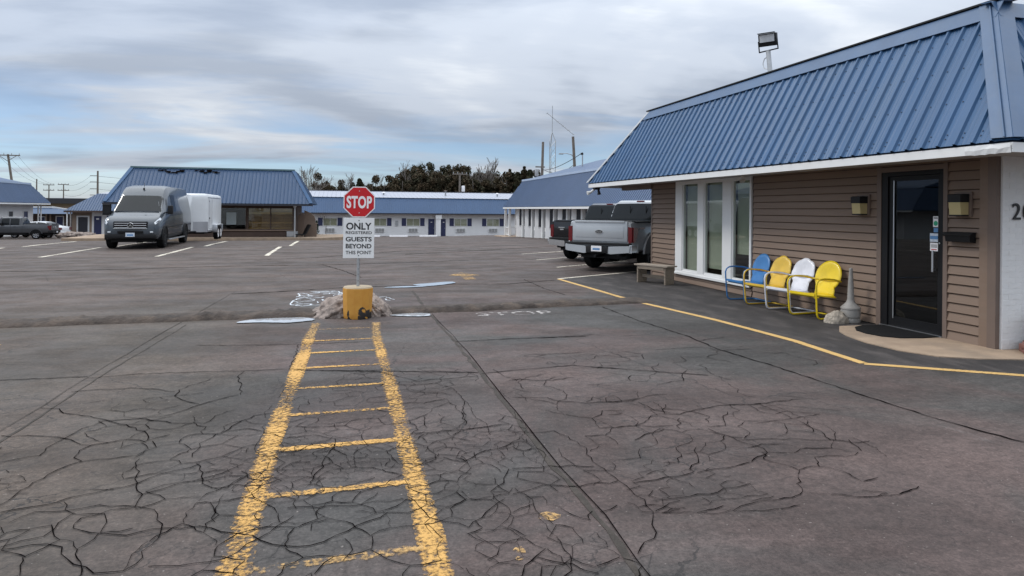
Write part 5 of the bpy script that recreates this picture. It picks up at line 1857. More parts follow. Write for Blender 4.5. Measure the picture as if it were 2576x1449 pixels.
T = Loft([(.42, thalf(.46, 2.36, .42)), (.18, thalf(.46, 2.40, .82)), (.02, thalf(.46, 2.42, 1.04)), (-.02, thalf(.46, 2.42, 1.06)), (-3.95, thalf(.46, 2.40, 1.06)), (-4.0, thalf(.46, 2.38, 1.05))])
tb_ = T.body().build('box', PT, tr_, 40, False)
T.patch(.02, 2.9, -6.0, -5.12, .008, .02, 6, 2).build('stone_guard', M_ALU, tb_, True, False)
T.patch(.02, 2.9, 5.12, 6.0, .008, .02, 6, 2).build('stone_guard', M_ALU, tb_, True, False)
for s in (-1, 1):
    MB().box(-3.98, .0, s * 1.061, s * 1.072, 2.20, 2.235).build('roof_rail', M_ALU, tb_, False, False)
    MB().box(-3.98, .0, s * 1.061, s * 1.072, .46, .55).build('bottom_rail', M_ALU, tb_, False, False)
    MB().rbox(-3.0, -1.35, s * 1.06, s * 1.30, .78, .82, .015).build('mudguard', PT, tr_, True, False)
    MB().rbox(-1.40, -1.30, s * 1.06, s * 1.30, .40, .80, .015).build('mudguard_end', M_ALU, tr_, True, False)
    MB().rbox(-3.05, -2.97, s * 1.06, s * 1.30, .40, .80, .015).build('mudguard_end', M_ALU, tr_, True, False)
    for x in (-1.78, -2.56):
        wheel(tr_, x, s * 1.17, .35, .21, s, M_SIGNW, 8)
dd = MB().rbox(-1.05, -.25, 1.062, 1.075, .62, 2.12, .004).build('side_door', PT, tb_, False, False)
MB().box(-1.08, -1.055, 1.062, 1.082, .60, 2.14).box(-.245, -.22, 1.062, 1.082, .60, 2.14).build('door_edge', M_ALU, tb_, False, False)
MB().rbox(-.40, -.30, 1.075, 1.10, 1.12, 1.20, .008).build('latch', M_PLASTIC, dd, False, False)
MB().rbox(-.30, -.20, 1.075, 1.09, 2.02, 2.05, .004).build('clearance_lamp', M_TAIL, tb_, False, False)
MB().tube([(1.35, 0, .48), (.0, -.7, .48)], .05, 6).tube([(1.35, 0, .48), (.0, .7, .48)], .05, 6).build('tongue', M_BLACK, tr_, False, False)
MB().tube([(.95, .0, .10), (.95, 0, .85)], .035, 8).build('jack', M_GALV, tr_, True, False)
MB().box(-3.95, 0, -.9, .9, .36, .459).build('chassis', M_BLACK, tr_, False, False)

# ------------------------------------------------------------------ far buildings
def mansard_front(roof, xa, xb, ye, ze, inset_a, inset_b, yr, zr, mat, pw=.914, rh=.022):
    """ribbed slope facing -y"""
    return ribbed(roof, (xa, ye, ze), (xb, ye, ze), (xb - inset_b, yr, zr), (xa + inset_a, yr, zr), mat, pw, rh=rh)


# ---- restaurant block behind the van
RYF = 46.0
gr0 = gz(-8, 47)
rs = thing('restaurant_building', 'low dark building with large window and deep blue mansard behind the van', 'building', (-8, 47.2, gr0))
ze, zr = 1.93, 4.15
xa, xb = -14.05, -1.82
rw = MB()
FY = 47.2
rw.box(-13.0, -2.9, FY + 6, FY + 6.2, gr0 - .3, 1.9)
rw.box(-13.0, -12.8, FY, FY + 6, gr0 - .3, 1.9)
rw.box(-3.1, -2.9, FY, FY + 6, gr0 - .3, 1.9)
rw.box(-12.8, -7.6, FY, FY + .2, gr0 - .3, 1.9)
rw.box(-7.6, -3.1, FY, FY + .2, gr0 - .3, .22)
rw.box(-7.6, -3.1, FY, FY + .2, 1.70, 1.9)
wl_ = rw.build('wall', M_BROWN, rs)
fb = MB().box(-12.8, -3.1, FY + .2, FY + 6, gr0, gr0 + .04).build('floor', M_BROWN, rs)
wn_ = MB()
for x0 in (-7.6, -6.05, -5.95, -4.55, -3.16):
    wn_.box(x0, x0 + .06, FY - .03, FY + .16, .22, 1.70)
wn_.box(-7.54, -3.1, FY - .028, FY + .158, .22, .28)
wn_.box(-7.54, -3.1, FY - .028, FY + .158, 1.64, 1.70)
wf = wn_.build('window', M_BROWN, rs)
for x0, x1 in ((-7.54, -6.05), (-5.89, -4.55), (-4.49, -3.16)):
    MB().box(x0, x1, FY + .06, FY + .07, .28, 1.64).build('pane', M_GLASS, wf)
# planks standing in for the tan shapes behind the glass
rnd = random.Random(21)
M_PLK = [pmat('inner_plank_%d' % i, c, .7, 0, .15, 2.0) for i, c in enumerate(((.60, .40, .15), (.44, .26, .10), (.66, .48, .24), (.26, .15, .06)))]
z = gr0 + .3
while z < 1.85:
    h = rnd.uniform(.14, .24)
    MB().rbox(-6.0, -3.15, FY + .32 + rnd.uniform(-.05, .03), FY + .42, z, z + h - .012, .008).build('inner_plank', rnd.choice(M_PLK), rs)
    z += h
MB().rbox(-7.3, -6.7, FY + .5, FY + .55, .55, 1.35, .01).build('inner_poster', M_PLATE, rs)
ledge = MB().rbox(-7.75, -3.0, FY - .10, FY + .0, .17, .22, .01).build('ledge', M_TAN, rs)
MB().rbox(-3.5, -2.8, FY - .16, FY - .11, gr0 + .25, gr0 + .6, .01).build('meter_cover', M_GALV, rs)
dk = MB()
e4 = [(xa + .05, RYF + .05, ze - .03), (xb - .05, RYF + .05, ze - .03), (xb - .05, 54, ze - .03), (xa + .05, 54, ze - .03)]
t4 = [(xa + 1.05, RYF + 2, zr - .04), (xb - 1.3, RYF + 2, zr - .04), (xb - 1.3, 52, zr - .04), (xa + 1.05, 52, zr - .04)]
dk.add(e4 + t4, [(0, 3, 2, 1), (4, 5, 6, 7), (0, 1, 5, 4), (1, 2, 6, 5), (2, 3, 7, 6), (3, 0, 4, 7)])
rf_ = dk.build('roof', M_BLUE2, rs)
mansard_front(rf_, xa, xb, RYF, ze, 1.0, 1.26, RYF + 2, zr, M_BLUE2)
ribbed(rf_, (xb, RYF, ze), (xb, 54, ze), (xb - 1.26, 52, zr), (xb - 1.26, RYF + 2, zr), M_BLUE2)
ribbed(rf_, (xa, 54, ze), (xa, RYF, ze), (xa + 1.0, RYF + 2, zr), (xa + 1.0, 52, zr), M_BLUE2)
MB().box(xa + 1.0, xb - 1.26, RYF + 1.93, RYF + 2.2, zr, zr + .10).build('ridge_cap', pmat('teal_trim', (.10, .17, .19), .5), rf_)
MB().box(xa, xb, RYF - .02, RYF + .04, ze - .13, ze - .02).build('fascia', M_DOORK, rf_)
MB().box(xa + .1, xb - .1, RYF + .1, FY, ze - .06, ze - .035).build('soffit', M_BROWN, rf_)
strip(rf_, 'hip_cap', [(xb, RYF, ze + .05), (xb - 1.26, RYF + 2, zr + .05)], [(xb - .22, RYF, ze + .05), (xb - 1.26 - .22, RYF + 2, zr + .05)], (0, -.7, .7), .02, M_BLUE)
strip(rf_, 'hip_cap', [(xa, RYF, ze + .05), (xa + 1.0, RYF + 2, zr + .05)], [(xa + .22, RYF, ze + .05), (xa + 1.22, RYF + 2, zr + .05)], (0, -.7, .7), .02, M_BLUE)
# dark worn patches where panels have peeled at the top
rnd = random.Random(8)
for cx, n in ((-11.4, 7), (-9.2, 7)):
    for i in range(n):
        x = cx + i * .2 + rnd.uniform(-.1, .1)
        t0 = rnd.uniform(.84, .92)
        t1 = t0 + rnd.uniform(.02, .06)

        def P_(x, t): return (x, RYF + 2 * t - .035, ze + (zr - ze) * t + .035)
        MB().add([P_(x, t0), P_(x + rnd.uniform(.2, .4), t0 + rnd.uniform(-.02, .02)), P_(x + .35, t1), P_(x + .05, t1)], [(0, 1, 2, 3)]).build('peeled_patch', M_CRACK, rf_)
cz = thing('porch_post', 'white metal post under the right end of the restaurant eave', 'post', (-2.95, 46.35, gz(-3, 46.4)))
MB().tube([(0, 0, 0), (0, 0, 2.28)], .055, 10).build('shaft', M_GALV, cz, True, False)
MB().rbox(-.09, .09, -.09, .09, 2.15, 2.28, .01).build('cap', M_WHITE, cz, False, False)
MB().rbox(-.11, .11, -.11, .11, -.02, .05, .01).build('foot', M_WHITE, cz, False, False)
# stucco wing wall
gw = gz(-2, 48)
prof = [(-2.42, gw - .1), (-1.62, gw - .1), (-1.62, .62), (-1.72, .66), (-1.70, .9), (-1.78, 1.12), (-1.95, 1.3), (-2.25, 1.46), (-2.42, 1.52)]
wgt = thing('stucco_wall', 'brown stepped stucco wing wall at the restaurant right end', 'wall', (-2.0, 47.6, gw))
MB().prism(prof, 'y', 47.4, 47.75).build('wall_body', M_STUCCO, wgt)
MB().prism([(p[0] * 1.0 + .0, p[1]) for p in [(-1.60, .625), (-1.60, .68), (-1.72, .68), (-1.72, .665)]], 'y', 47.36, 47.79).build('coping', M_TAN, wgt)
wg2 = thing('arched_stucco_wall', 'pale brown arched screen between restaurant and stucco wing wall', 'wall', (-2.75, 48.6, gw))
MB().prism([(-2.9, gw - .1), (-2.45, gw - .1), (-2.45, 1.1), (-2.5, 1.25), (-2.62, 1.32), (-2.8, 1.28), (-2.9, 1.1)], 'y', 48.6, 48.8).build('wall_body', pmat('pale_stucco', (.30, .23, .19), .9, 0, .1, 3), wg2)
bc = thing('garden_chair', 'dark reclining garden chair by the stucco wing wall', 'chair', (-2.62, 46.9, gz(-2.6, 46.9)), math.radians(20))
MB().rbox(-.35, .25, -.3, .3, .36, .42, .01).build('seat', M_PLASTIC, bc, False, False)
MB().prism([(.22, .40), (.30, .40), (.62, 1.02), (.54, 1.04)], 'y', -.3, .3).build('backrest', M_PLASTIC, bc, False, False)
for sx2 in (-.30, .2):
    for s in (-1, 1):
        MB().tube([(sx2, s * .27, .36), (sx2 - .06, s * .3, 0)], .025, 6).build('leg', M_PLASTIC, bc, False, False)
kb = MB().prism([(-16, 45.35), (-1.3, 45.35), (-.6, 46.2), (.8, 48.0), (.8, 52), (-16, 52)], 'z', -.75, -.235).build('restaurant_kerb', M_CONC, None)
tag(kb, 'pale raised kerb and pavement along the restaurant', 'pavement', kind='structure')

# topiary + young tree
tx_, ty_ = -2.05, 60.0
tp = thing('topiary', 'small spiral topiary in a dark pot before the white motel', 'plant', (tx_, ty_, gz(tx_, ty_)))
MB().lathe([(.20, 0), (.26, .05), (.30, .4), (.32, .42), (.28, .42), (.1, .38)], 14).build('pot', M_BLACK, tp, 30, False)


def leafblob(centers, n, size, seed, flat=1.0):
    rnd = random.Random(seed)
    b = MB()
    for _ in range(n):
        c, r = rnd.choice(centers)
        d = Vector((rnd.gauss(0, 1), rnd.gauss(0, 1), rnd.gauss(0, 1) * flat)).normalized() * r * (rnd.random() ** .45)
        p = Vector(c) + d
        a = Vector((rnd.gauss(0, 1), rnd.gauss(0, 1), rnd.gauss(0, 1))).normalized()
        u = a.orthogonal().normalized()
        w = a.cross(u)
        s = size * rnd.uniform(.5, 1.3)
        b.add([p - u * s - w * s * .3, p + u * s * .2 - w * s * .8, p + u * s * .9, p + w * s * .8], [(0, 1, 2, 3)])
    return b


leafblob([((0, 0, .62), .27), ((0, 0, .95), .22), ((0, 0, 1.2), .16), ((0, 0, 1.4), .10), ((0, 0, 1.52), .05)], 1100, .04, 3).build('crown', M_TOPI, tp, False, False)
MB().tube([(0, 0, .38), (0, 0, 1.5)], .02, 6).build('trunk', M_BARK, tp, False, False)


def bare_tree_mesh(seed, h, r0, depth=6, spread=.5, minr=.004):
    rnd = random.Random(seed)
    b, tw = MB(), MB()

    def grow(p, d, L, r, k):
        n = 3
        pts = [p]
        rs = [r]
        q = p.copy()
        dd_ = d.copy()
        for i in range(n):
            dd_ = (dd_ + Vector((rnd.uniform(-1, 1), rnd.uniform(-1, 1), rnd.uniform(-.3, .6))) * .16).normalized()
            q = q + dd_ * L / n
            pts.append(q.copy())
            rs.append(r * (1 - .45 * (i + 1) / n))
        (b if k > depth - 3 else tw).tube(pts, [max(q_, minr) for q_ in rs], 5 if k > depth - 2 else 3, False)
        if k <= 0: return
        for i in range(rnd.choice((2, 3)) if k < depth else rnd.choice((3, 4))):
            ax = Vector((rnd.uniform(-1, 1), rnd.uniform(-1, 1), 0)).normalized()
            nd = (dd_ + ax * rnd.uniform(.3, 1) * spread * 1.6 + Vector((0, 0, .15))).normalized()
            sp_ = pts[-1] if i < 2 else pts[rnd.choice((1, 2))]
            grow(sp_, nd, L * rnd.uniform(.62, .82), rs[-1] * rnd.uniform(.6, .85), k - 1)
    grow(Vector((0, 0, -.2)), Vector((0, 0, 1)), h * .30, r0, depth)
    return b, tw


b1, b2 = bare_tree_mesh(31, 2.9, .035, 4, .35)
yt = thing('young_tree', 'thin bare sapling in front of the white motel windows', 'tree', (-1.25, 62.5, gz(-1.25, 62.5)))
b1.build('trunk', M_BARK, yt, False, False)
b2.build('crown', M_TWIG, yt, False, False)
mound_one('snow_pile', -0.2, 61.5, 1.7, .7, .28, 5, M_SNOW, 'low dirty snow bank beneath the thin bare sapling', 'snow', (0, 0), gz(-.2, 61.5) - .02)
mound_one('snow_pile', -22.2, 66.5, 1.7, .8, .55, 8, M_SNOW, 'dirty snow bank beside the white sedan', 'snow', (0, 0), gz(-20.9, 66) - .02)

# ---- white motel wing at the back
MY = 75.0
mg = -1.30
mo = thing('motel_wing', 'long white motel wing with blue mansard and navy shutters at the back', 'building', (7, MY, mg))
mw = MB().box(-9, 24, MY, MY + 12, mg - .4, 1.25).build('wall', M_WHITEW, mo)


def motel_window(c, pl=True, w=1.36, sw=.47):
    x0, x1 = c - w / 2, c + w / 2
    f = MB()
    f.box(x0 - .06, x0, MY - .05, MY - .002, -.20, .68).box(x1, x1 + .06, MY - .05, MY - .002, -.20, .68).box(x0, x1, MY - .05, MY - .002, .62, .68).box(x0, x1, MY - .05, MY - .002, -.20, -.14)
    f.box(c - .02, c + .02, MY - .045, MY - .003, -.14, .62)
    wo = f.build('window', M_WHITE, mo)
    MB().box(x0, x1, MY - .035, MY - .03, -.14, .62).build('pane', M_GLASS, wo)
    MB().box(x0, x1, MY - .012, MY - .006, -.14, .62).build('curtain', M_CURT, wo)
    for sx0 in (x0 - .06 - sw - .03, x1 + .09):
        sh = MB().box(sx0, sx0 + sw, MY - .045, MY - .001, -.16, .69)
        so = sh.build('shutter', M_NAVY, mo)


for c in (-1.19, 4.0, 7.58, 12.83, 16.50, -6.4):
    motel_window(c)
MB().box(.49, .96, MY - .045, MY - .001, -.16, .69).build('shutter', M_NAVY, mo)
for c in (-1.19, 3.99, 7.58, 12.83, 16.51, -6.4):
    a = MB().box(c - .50, c + .50, MY - .16, MY, -.80, -.42).build('air_conditioner', M_WHITE, mo)
    for k in range(3):
        gb = MB()
        for q in range(4):
            gb.box(c - .46 + k * .315, c - .18 + k * .315, MY - .172, MY - .161, -.76 + q * .085, -.705 + q * .085)
        gb.build('grille', M_AC, a)
for x0, x1, nm in ((9.23, 9.91, '1'), (10.58, 11.15, '2')):
    d = MB().box(x0, x1, MY - .04, MY - .001, mg + .03, .62).build('door', M_NAVY, mo)
    MB().box(x0 + .25, x0 + .43, MY - .048, MY - .041, .22, .30).build('door_plate', M_SIGNW, d)
    MB().box(x1 - .12, x1 - .07, MY - .08, MY - .041, -.42, -.36).build('handle', M_ALU, d)
    MB().box(x0 - .06, x0 - .005, MY - .045, MY - .001, mg + .03, .68).box(x1 + .005, x1 + .06, MY - .045, MY - .001, mg + .03, .68).box(x0 - .005, x1 + .005, MY - .045, MY - .001, .625, .68).build('door_frame', M_WHITE, d)
MB().box(9.98, 10.50, MY - .8, MY - .05, mg, 1.0).build('pilaster', M_WHITEW, mo)
MB().box(9.93, 10.60, MY - .86, MY - .81, .64, 1.08).build('pilaster_cap', M_WHITE, mo)
MB().rbox(5.67, 5.95, MY - .12, MY, -.15, .42, .01).build('meter_box', M_GALV, mo)
dk = MB()
dk.add([(-10, MY - .85, 1.2), (25, MY - .85, 1.2), (25, MY + 13, 1.2), (-10, MY + 13, 1.2), (-10, MY + .35, 2.82), (25, MY + .35, 2.82), (25, MY + 13, 2.82), (-10, MY + 13, 2.82)],
       [(0, 3, 2, 1), (4, 5, 6, 7), (0, 1, 5, 4), (1, 2, 6, 5), (2, 3, 7, 6), (3, 0, 4, 7)])
mr = dk.build('roof', M_BLUE2, mo)
ribbed(mr, (-10, MY - .9, 1.23), (25, MY - .9, 1.23), (25, MY + .3, 2.86), (-10, MY + .3, 2.86), pmat('blue_metal_mid', (0.040, 0.088, 0.180), 0.5, 0, 0.06, .6), rh=.02)
MB().box(-10, 25, MY - .93, MY - .86, 1.10, 1.225).build('fascia', M_DOORK, mr)
MB().box(-10, 25, MY - .85, MY + .0, 1.15, 1.19).build('soffit', M_SOFFIT, mr)
up_ = MB().add([(-10, MY + .25, 2.90), (25, MY + .25, 2.90), (25, MY + 7, 3.72), (-10, MY + 7, 3.72), (-10, MY + 13, 2.9), (25, MY + 13, 2.9)], [(0, 1, 2, 3), (3, 2, 5, 4), (0, 4, 5, 1), (0, 3, 4), (1, 5, 2)]).build('upper_roof', M_WROOF, mo)
ribbed(up_, (-10, MY + .22, 2.905), (25, MY + .22, 2.905), (25, MY + 7, 3.73), (-10, MY + 7, 3.73), M_WROOF, rh=.03, rib=.457, name='roof_sheet')
MB().box(-10, 25, MY + 6.8, MY + 7.2, 3.74, 3.80).build('ridge_cap', M_DOORK, up_)
for x, h in ((11.2, .55), (-4, .3), (4.2, .25), (17.3, .3)):
    v_ = thing('roof_vent', {11.2: 'tall capped vent pipe on the white motel roof', -4: 'short vent left on the white motel roof', 4.2: 'short vent behind the stop sign on the motel roof', 17.3: 'short vent right on the white motel roof'}[x], 'vent', (x + .35, MY + 3, 3.2), 0, 'vents on the white motel roof')
    MB().tube([(0, 0, 0), (0, 0, h)], .09, 10).build('pipe', M_GALV, v_, True, False)
    MB().lathe([(.22, h), (.24, h + .06), (.05, h + .14)], 12).build('cap', M_BROWN if h > .5 else M_SIGNW, v_, True, False)
# wheel stops
for i, x in enumerate((2.9, 5.7, 8.75)):
    y = 71.0
    ws = thing('wheel_stop', ['leftmost white wheel stop beside the notice before the motel', 'middle white wheel stop before the motel', 'white wheel stop nearest the twin navy doors'][i], 'wheel stop', (x, y, gz(x, y)), 0, 'white wheel stops before the motel')
    MB().prism([(-.12, 0), (.12, 0), (.08, .16), (-.08, .16)], 'x', -.92, .92).build('block', M_SIGNW, ws, False, False)
    for s in (-.6, .6):
        MB().tube([(s, 0, .15), (s, 0, .175)], .02, 6).build('pin', M_BLACK, ws, False, False)

# ---- right motel wing with saw-tooth fronts
RXE = 12.3
m3 = thing('room_wing', 'white room wing with angled bays and blue mansard behind the pickups', 'building', (15, 40, -.3))
Z3 = -.32
YN, YF = 24.0, 51.7
zE = 1.90
w3 = MB().box(14.3, 22, YN, YF + .3, -.9, 1.9).build('wall', M_WHITEW, m3)
y = YF - 3.2
k = 0
while y > 26.5:
    # one angled bay: window wall, door wall and a pier
    b = MB().prism([(14.3, y), (14.3, y + 1.95), (12.90, y + 1.95), (12.70, y + 1.15), (13.55, y + .1), (13.55, y)], 'z', Z3, 1.86).build('bay', M_WHITEW, m3)
    dxy = Vector((13.25 - 13.05, .8, 0)).normalized()
    nxy = Vector((-dxy.y, dxy.x, 0))
    d2 = Vector((13.9 - 13.05, .1 - 1.15, 0)).normalized()
    n2_ = Vector((d2.y, -d2.x, 0))

    def panel(p, d, n, a0, a1, z0, z1, th, nm, mat, par):
        P = Vector((p[0], p[1], 0))
        q = [P + d * a0, P + d * a1, P + d * a1 + n * th, P + d * a0 + n * th]
        return MB().prism([(v.x, v.y) for v in q], 'z', z0, z1).build(nm, mat, par)
    if n2_.x > 0: n2_ = -n2_
    wdw = panel((12.70, y + 1.15), d2, n2_, .35, .95, .55, 1.75, .03, 'window', M_DOORK, b)
    panel((12.70, y + 1.15), d2, n2_, .30, .345, .5, 1.8, .04, 'window_frame', M_WHITE, b)
    panel((12.70, y + 1.15), d2, n2_, .955, 1.0, .5, 1.8, .04, 'window_frame', M_WHITE, b)
    if nxy.x > 0: nxy = -nxy
    panel((12.70, y + 1.15), dxy, nxy, .15, .65, .55, 1.75, .03, 'window', M_DOORK, b)
    panel((12.70, y + 1.15), dxy, nxy, .25, .55, -.05, .30, .05, 'vent_grille', M_GALV, b)
    MB().box(12.8, 13.05, y - .35, y - .10, Z3, 1.84).build('pier', M_WHITE, m3)
    y -= 2.55
    k += 1
wk = MB().box(11.6, 14.3, YN, YF + .4, -.9, Z3).build('walkway', M_CONC, m3)
dk = MB()
dk.add([(RXE + .05, YN, zE - .05), (22, YN, zE - .05), (22, YF + .4, zE - .05), (RXE + .05, YF + .4, zE - .05), (13.62, YN, 3.90), (22, YN, 3.90), (22, YF - .6, 3.90), (13.62, YF - .6, 3.90)],
       [(0, 3, 2, 1), (4, 5, 6, 7), (0, 1, 5, 4), (1, 2, 6, 5), (2, 3, 7, 6), (3, 0, 4, 7)])
r3 = dk.build('roof', M_BLUE3, m3)
ribbed(r3, (RXE, YF + .5, zE), (RXE, YN, zE), (13.6, YN, 3.93), (13.6, YF - .55, 3.93), M_BLUE3)
ribbed(r3, (22, YF + .5, zE), (RXE, YF + .5, zE), (13.6, YF - .55, 3.93), (22, YF - .55, 3.93), M_BLUE3)
MB().box(13.52, 13.66, YN, YF - .5, 3.88, 4.02).build('break_flashing', pmat('pale_blue_trim', (.36, .44, .58), .4, 0, .05), r3)
MB().box(RXE - .02, RXE + .05, YN, YF + .48, zE - .14, zE - .02).box(RXE + .05, 22, YF + .42, YF + .48, zE - .14, zE - .02).build('fascia', M_WHITE, r3)
MB().box(RXE + .05, 14.3, YN, YF + .4, zE - .10, zE - .06).build('soffit', M_WHITE, r3)
u3 = MB().add([(13.62, YN, 3.96), (13.62, YF - .55, 3.96), (17.5, YF + 1.0, 5.15), (17.5, YN, 5.15), (21.5, YN, 3.96), (21.5, YF - .55, 3.96)], [(0, 1, 2, 3), (3, 2, 5, 4), (1, 5, 2), (0, 3, 4), (0, 4, 5, 1)])
u3.v[2] = (17.0, YF - 7.5, 5.12)
u3.v[3] = (17.0, YN, 5.12)
u3o = u3.build('upper_roof', pmat('blue_metal_upper', (0.045, 0.085, 0.165), 0.5, 0, 0.06, .5), m3)
# porch posts and rail at the far end
for x, y in ((12.45, YF + .25), (12.45, YF - 1.1), (13.3, YF + .25)):
    MB().box(x - .08, x + .08, y - .08, y + .08, Z3, 1.80).build('porch_post', M_WHITE, m3)
rl_ = MB()
for z in (.0, .55):
    rl_.box(12.53, 13.22, YF + .22, YF + .28, z - .03 + Z3 + .1, z + .03 + Z3 + .1)
    rl_.box(12.42, 12.48, YF - 1.02, YF + .17, z - .03 + Z3 + .1, z + .03 + Z3 + .1)
rl_.build('railing', M_WHITE, m3)
for q in range(6):
    MB().box(12.43, 12.47, YF - .95 + q * .2, YF - .91 + q * .2, Z3 + .13, Z3 + .62).build('baluster', M_WHITE, m3)
    MB().box(12.58 + q * .11, 12.61 + q * .11, YF + .23, YF + .27, Z3 + .13, Z3 + .62).build('baluster', M_WHITE, m3)

# service mast on the room wing roof
sm = thing('service_mast', 'thin electric service mast on the room wing roof', 'mast', (15.6, 43.2, 4.3))
MB().tube([(0, 0, 0), (0, 0, 1.15)], .045, 8).build('pipe', M_GALV, sm, True, False)
MB().rbox(-.12, .05, -.06, .06, 1.1, 1.24, .03).build('weather_head', M_PLASTIC, sm, True, False)
MB().lathe([(.2, 0), (.12, .14), (.05, .2)], 12).build('boot', M_SIGNW, sm, True, False)

# ---- left white building (direction away from us)
LX = -30.6
lb_ = thing('left_motel_wing', 'white motel wing with pale blue mansard at the left edge', 'building', (LX, 66, -1.2))
lz = -1.35
lw = MB().box(LX - 8, LX, 48, 79.5, lz - .5, 1.9).build('wall', M_WHITEW, lb_)
for y0, y1, z0, z1 in ((70.2, 71.6, .2, 1.35 - .3), (74.2, 75.0, .45, 1.1), (77.3, 78.2, lz + .1, 1.1)):
    d = MB().box(LX + .002, LX + .04, y0, y1, z0, z1).build('window' if z0 > 0 else 'door', M_DOORK if z0 > 0 else M_NAVY, lb_)
    MB().box(LX + .003, LX + .05, y0 - .12, y0 - .005, z0 - .05, z1 + .1).box(LX + .003, LX + .05, y1 + .005, y1 + .12, z0 - .05, z1 + .1).box(LX + .003, LX + .05, y0 - .005, y1 + .005, z1 + .005, z1 + .1).build('frame', M_WHITE, d)
lr = MB().add([(LX + 1.1, 46, 1.93), (LX + 1.1, 80.6, 1.93), (LX - 9, 80.6, 1.93), (LX - 9, 46, 1.93), (LX - .1, 46, 3.8), (LX - .1, 79.0, 3.8), (LX - 8, 79, 3.8), (LX - 8, 46, 3.8)],
              [(0, 1, 2, 3), (4, 7, 6, 5), (0, 4, 5, 1), (1, 5, 6, 2), (2, 6, 7, 3), (3, 7, 4, 0)]).build('roof', M_BLUE3, lb_)
ribbed(lr, (LX + 1.15, 46, 1.96), (LX + 1.15, 80.7, 1.96), (LX - .06, 79.0, 3.84), (LX - .06, 46, 3.84), M_BLUE3)
MB().box(LX + 1.1, LX + 1.17, 46, 80.65, 1.80, 1.93).build('fascia', M_WHITE, lr)
MB().box(LX - .12, LX + .02, 46, 79.0, 3.80, 3.98).build('break_flashing', MATS['pale_blue_trim'], lr)
MB().add([(LX - .1, 46, 3.9), (LX - .1, 78.9, 3.9), (LX - 4, 75, 5.0), (LX - 4, 46, 5.0), (LX - 8, 46, 3.9), (LX - 8, 78.9, 3.9)], [(0, 1, 2, 3), (3, 2, 5, 4), (1, 5, 2), (0, 3, 4)]).build('upper_roof', MATS['blue_metal_upper'], lb_)
MB().box(LX + .6, LX + .7, 79.6, 79.7, lz, 1.8).box(LX + .05, LX + .15, 80.4, 80.5, lz, 1.8).build('porch_post', M_WHITE, lb_)

# ---- linking wing and annex beside it
AZ = -1.36
ln_ = thing('link_building', 'low dark linking building with navy door between two motel wings', 'building', (-28, 84, AZ))
MB().box(-33, -27.5, 84, 90, AZ - .3, .85).build('wall', M_BROWN, ln_)
for x0, x1, z0, z1, nm in ((-31.75, -31.2, -.25, .45, 'window'), (-30.05, -29.45, AZ, .5, 'door')):
    d = MB().box(x0, x1, 83.95, 83.998, z0, z1).build(nm, M_NAVY, ln_)
    MB().box(x0 - .10, x0 - .004, 83.93, 83.997, z0 - .06, z1 + .1).box(x1 + .004, x1 + .10, 83.93, 83.997, z0 - .06, z1 + .1).box(x0 - .004, x1 + .004, 83.93, 83.997, z1 + .004, z1 + .1).build('frame', M_WHITE, d)
for x in (-31.0, -30.6):
    MB().box(x, x + .12, 83.6, 83.72, AZ, .85).build('post', M_TAN, ln_)
lkr = MB().add([(-33.2, 82.9, .83), (-27.6, 82.9, .83), (-27.6, 84.6, 1.0), (-30.7, 84.6, 1.5), (-33.2, 84.6, 1.5), (-33.2, 90, 1.2), (-27.6, 90, .83)], [(0, 1, 2, 3, 4), (4, 3, 2, 6, 5), (0, 5, 6, 1), (0, 4, 5), (1, 6, 2)]).build('roof', M_BLUE2, ln_)
MB().prism([(-33.2, 1.45), (-30.75, 1.45), (-27.6, .97), (-27.6, 1.10), (-30.7, 1.62), (-33.2, 1.62)], 'y', 84.4, 84.62).build('fascia', M_WHITE, lkr)

ax_ = thing('annex_building', 'small annex with blue hipped roof and navy door left of the van', 'building', (-19, 76, AZ))
ay = 75.5
AZ = -1.24
MB().box(-25.7, -23.95, ay + .02, ay + 6, AZ - .3, 1.2).build('wall', M_TAN, ax_)
MB().box(-23.95, -14.5, ay, ay + 6, AZ - .3, 1.2).build('wall', M_WHITEW, ax_)
d = MB().box(-25.15, -24.3, ay - .03, ay + .015, AZ + .02, .60).build('door', M_DOORK, ax_)
MB().box(-25.29, -25.155, ay - .05, ay + .014, AZ, .74).box(-24.295, -24.16, ay - .05, ay + .014, AZ, .74).box(-25.155, -24.295, ay - .05, ay + .014, .605, .74).build('door_frame', M_WHITE, d)
d = MB().box(-23.75, -23.1, ay - .05, ay - .004, AZ + .02, .70).build('door', M_NAVY, ax_)
MB().box(-23.55, -23.3, ay - .058, ay - .051, .35, .5).build('door_plate', M_SIGNW, d)
MB().box(-22.6, -21.9, ay - .05, ay - .004, -.3, .75).build('shutter', M_NAVY, ax_)
xa2, xb2 = -26.05, -9.0
ze2, zr2 = 1.24, 2.95
ar = MB().add([(xa2 + .05, ay - 1.05, ze2 - .03), (xb2, ay - 1.05, ze2 - .03), (xb2, ay + 8, ze2 - .03), (xa2 + .05, ay + 8, ze2 - .03), (xa2 + 2.2, ay + 1.4, zr2 - .04), (xb2, ay + 1.4, zr2 - .04), (xb2, ay + 6, zr2 - .04), (xa2 + 2.2, ay + 6, zr2 - .04)],
              [(0, 3, 2, 1), (4, 5, 6, 7), (0, 1, 5, 4), (1, 2, 6, 5), (2, 3, 7, 6), (3, 0, 4, 7)]).build('roof', M_BLUE2, ax_)
ribbed(ar, (xa2, ay - 1.1, ze2), (xb2, ay - 1.1, ze2), (xb2, ay + 1.4, zr2), (xa2 + 2.15, ay + 1.4, zr2), M_BLUE2)
MB().box(xa2, xb2, ay - 1.13, ay - 1.06, ze2 - .16, ze2 - .01).build('fascia', M_BROWN, ar)
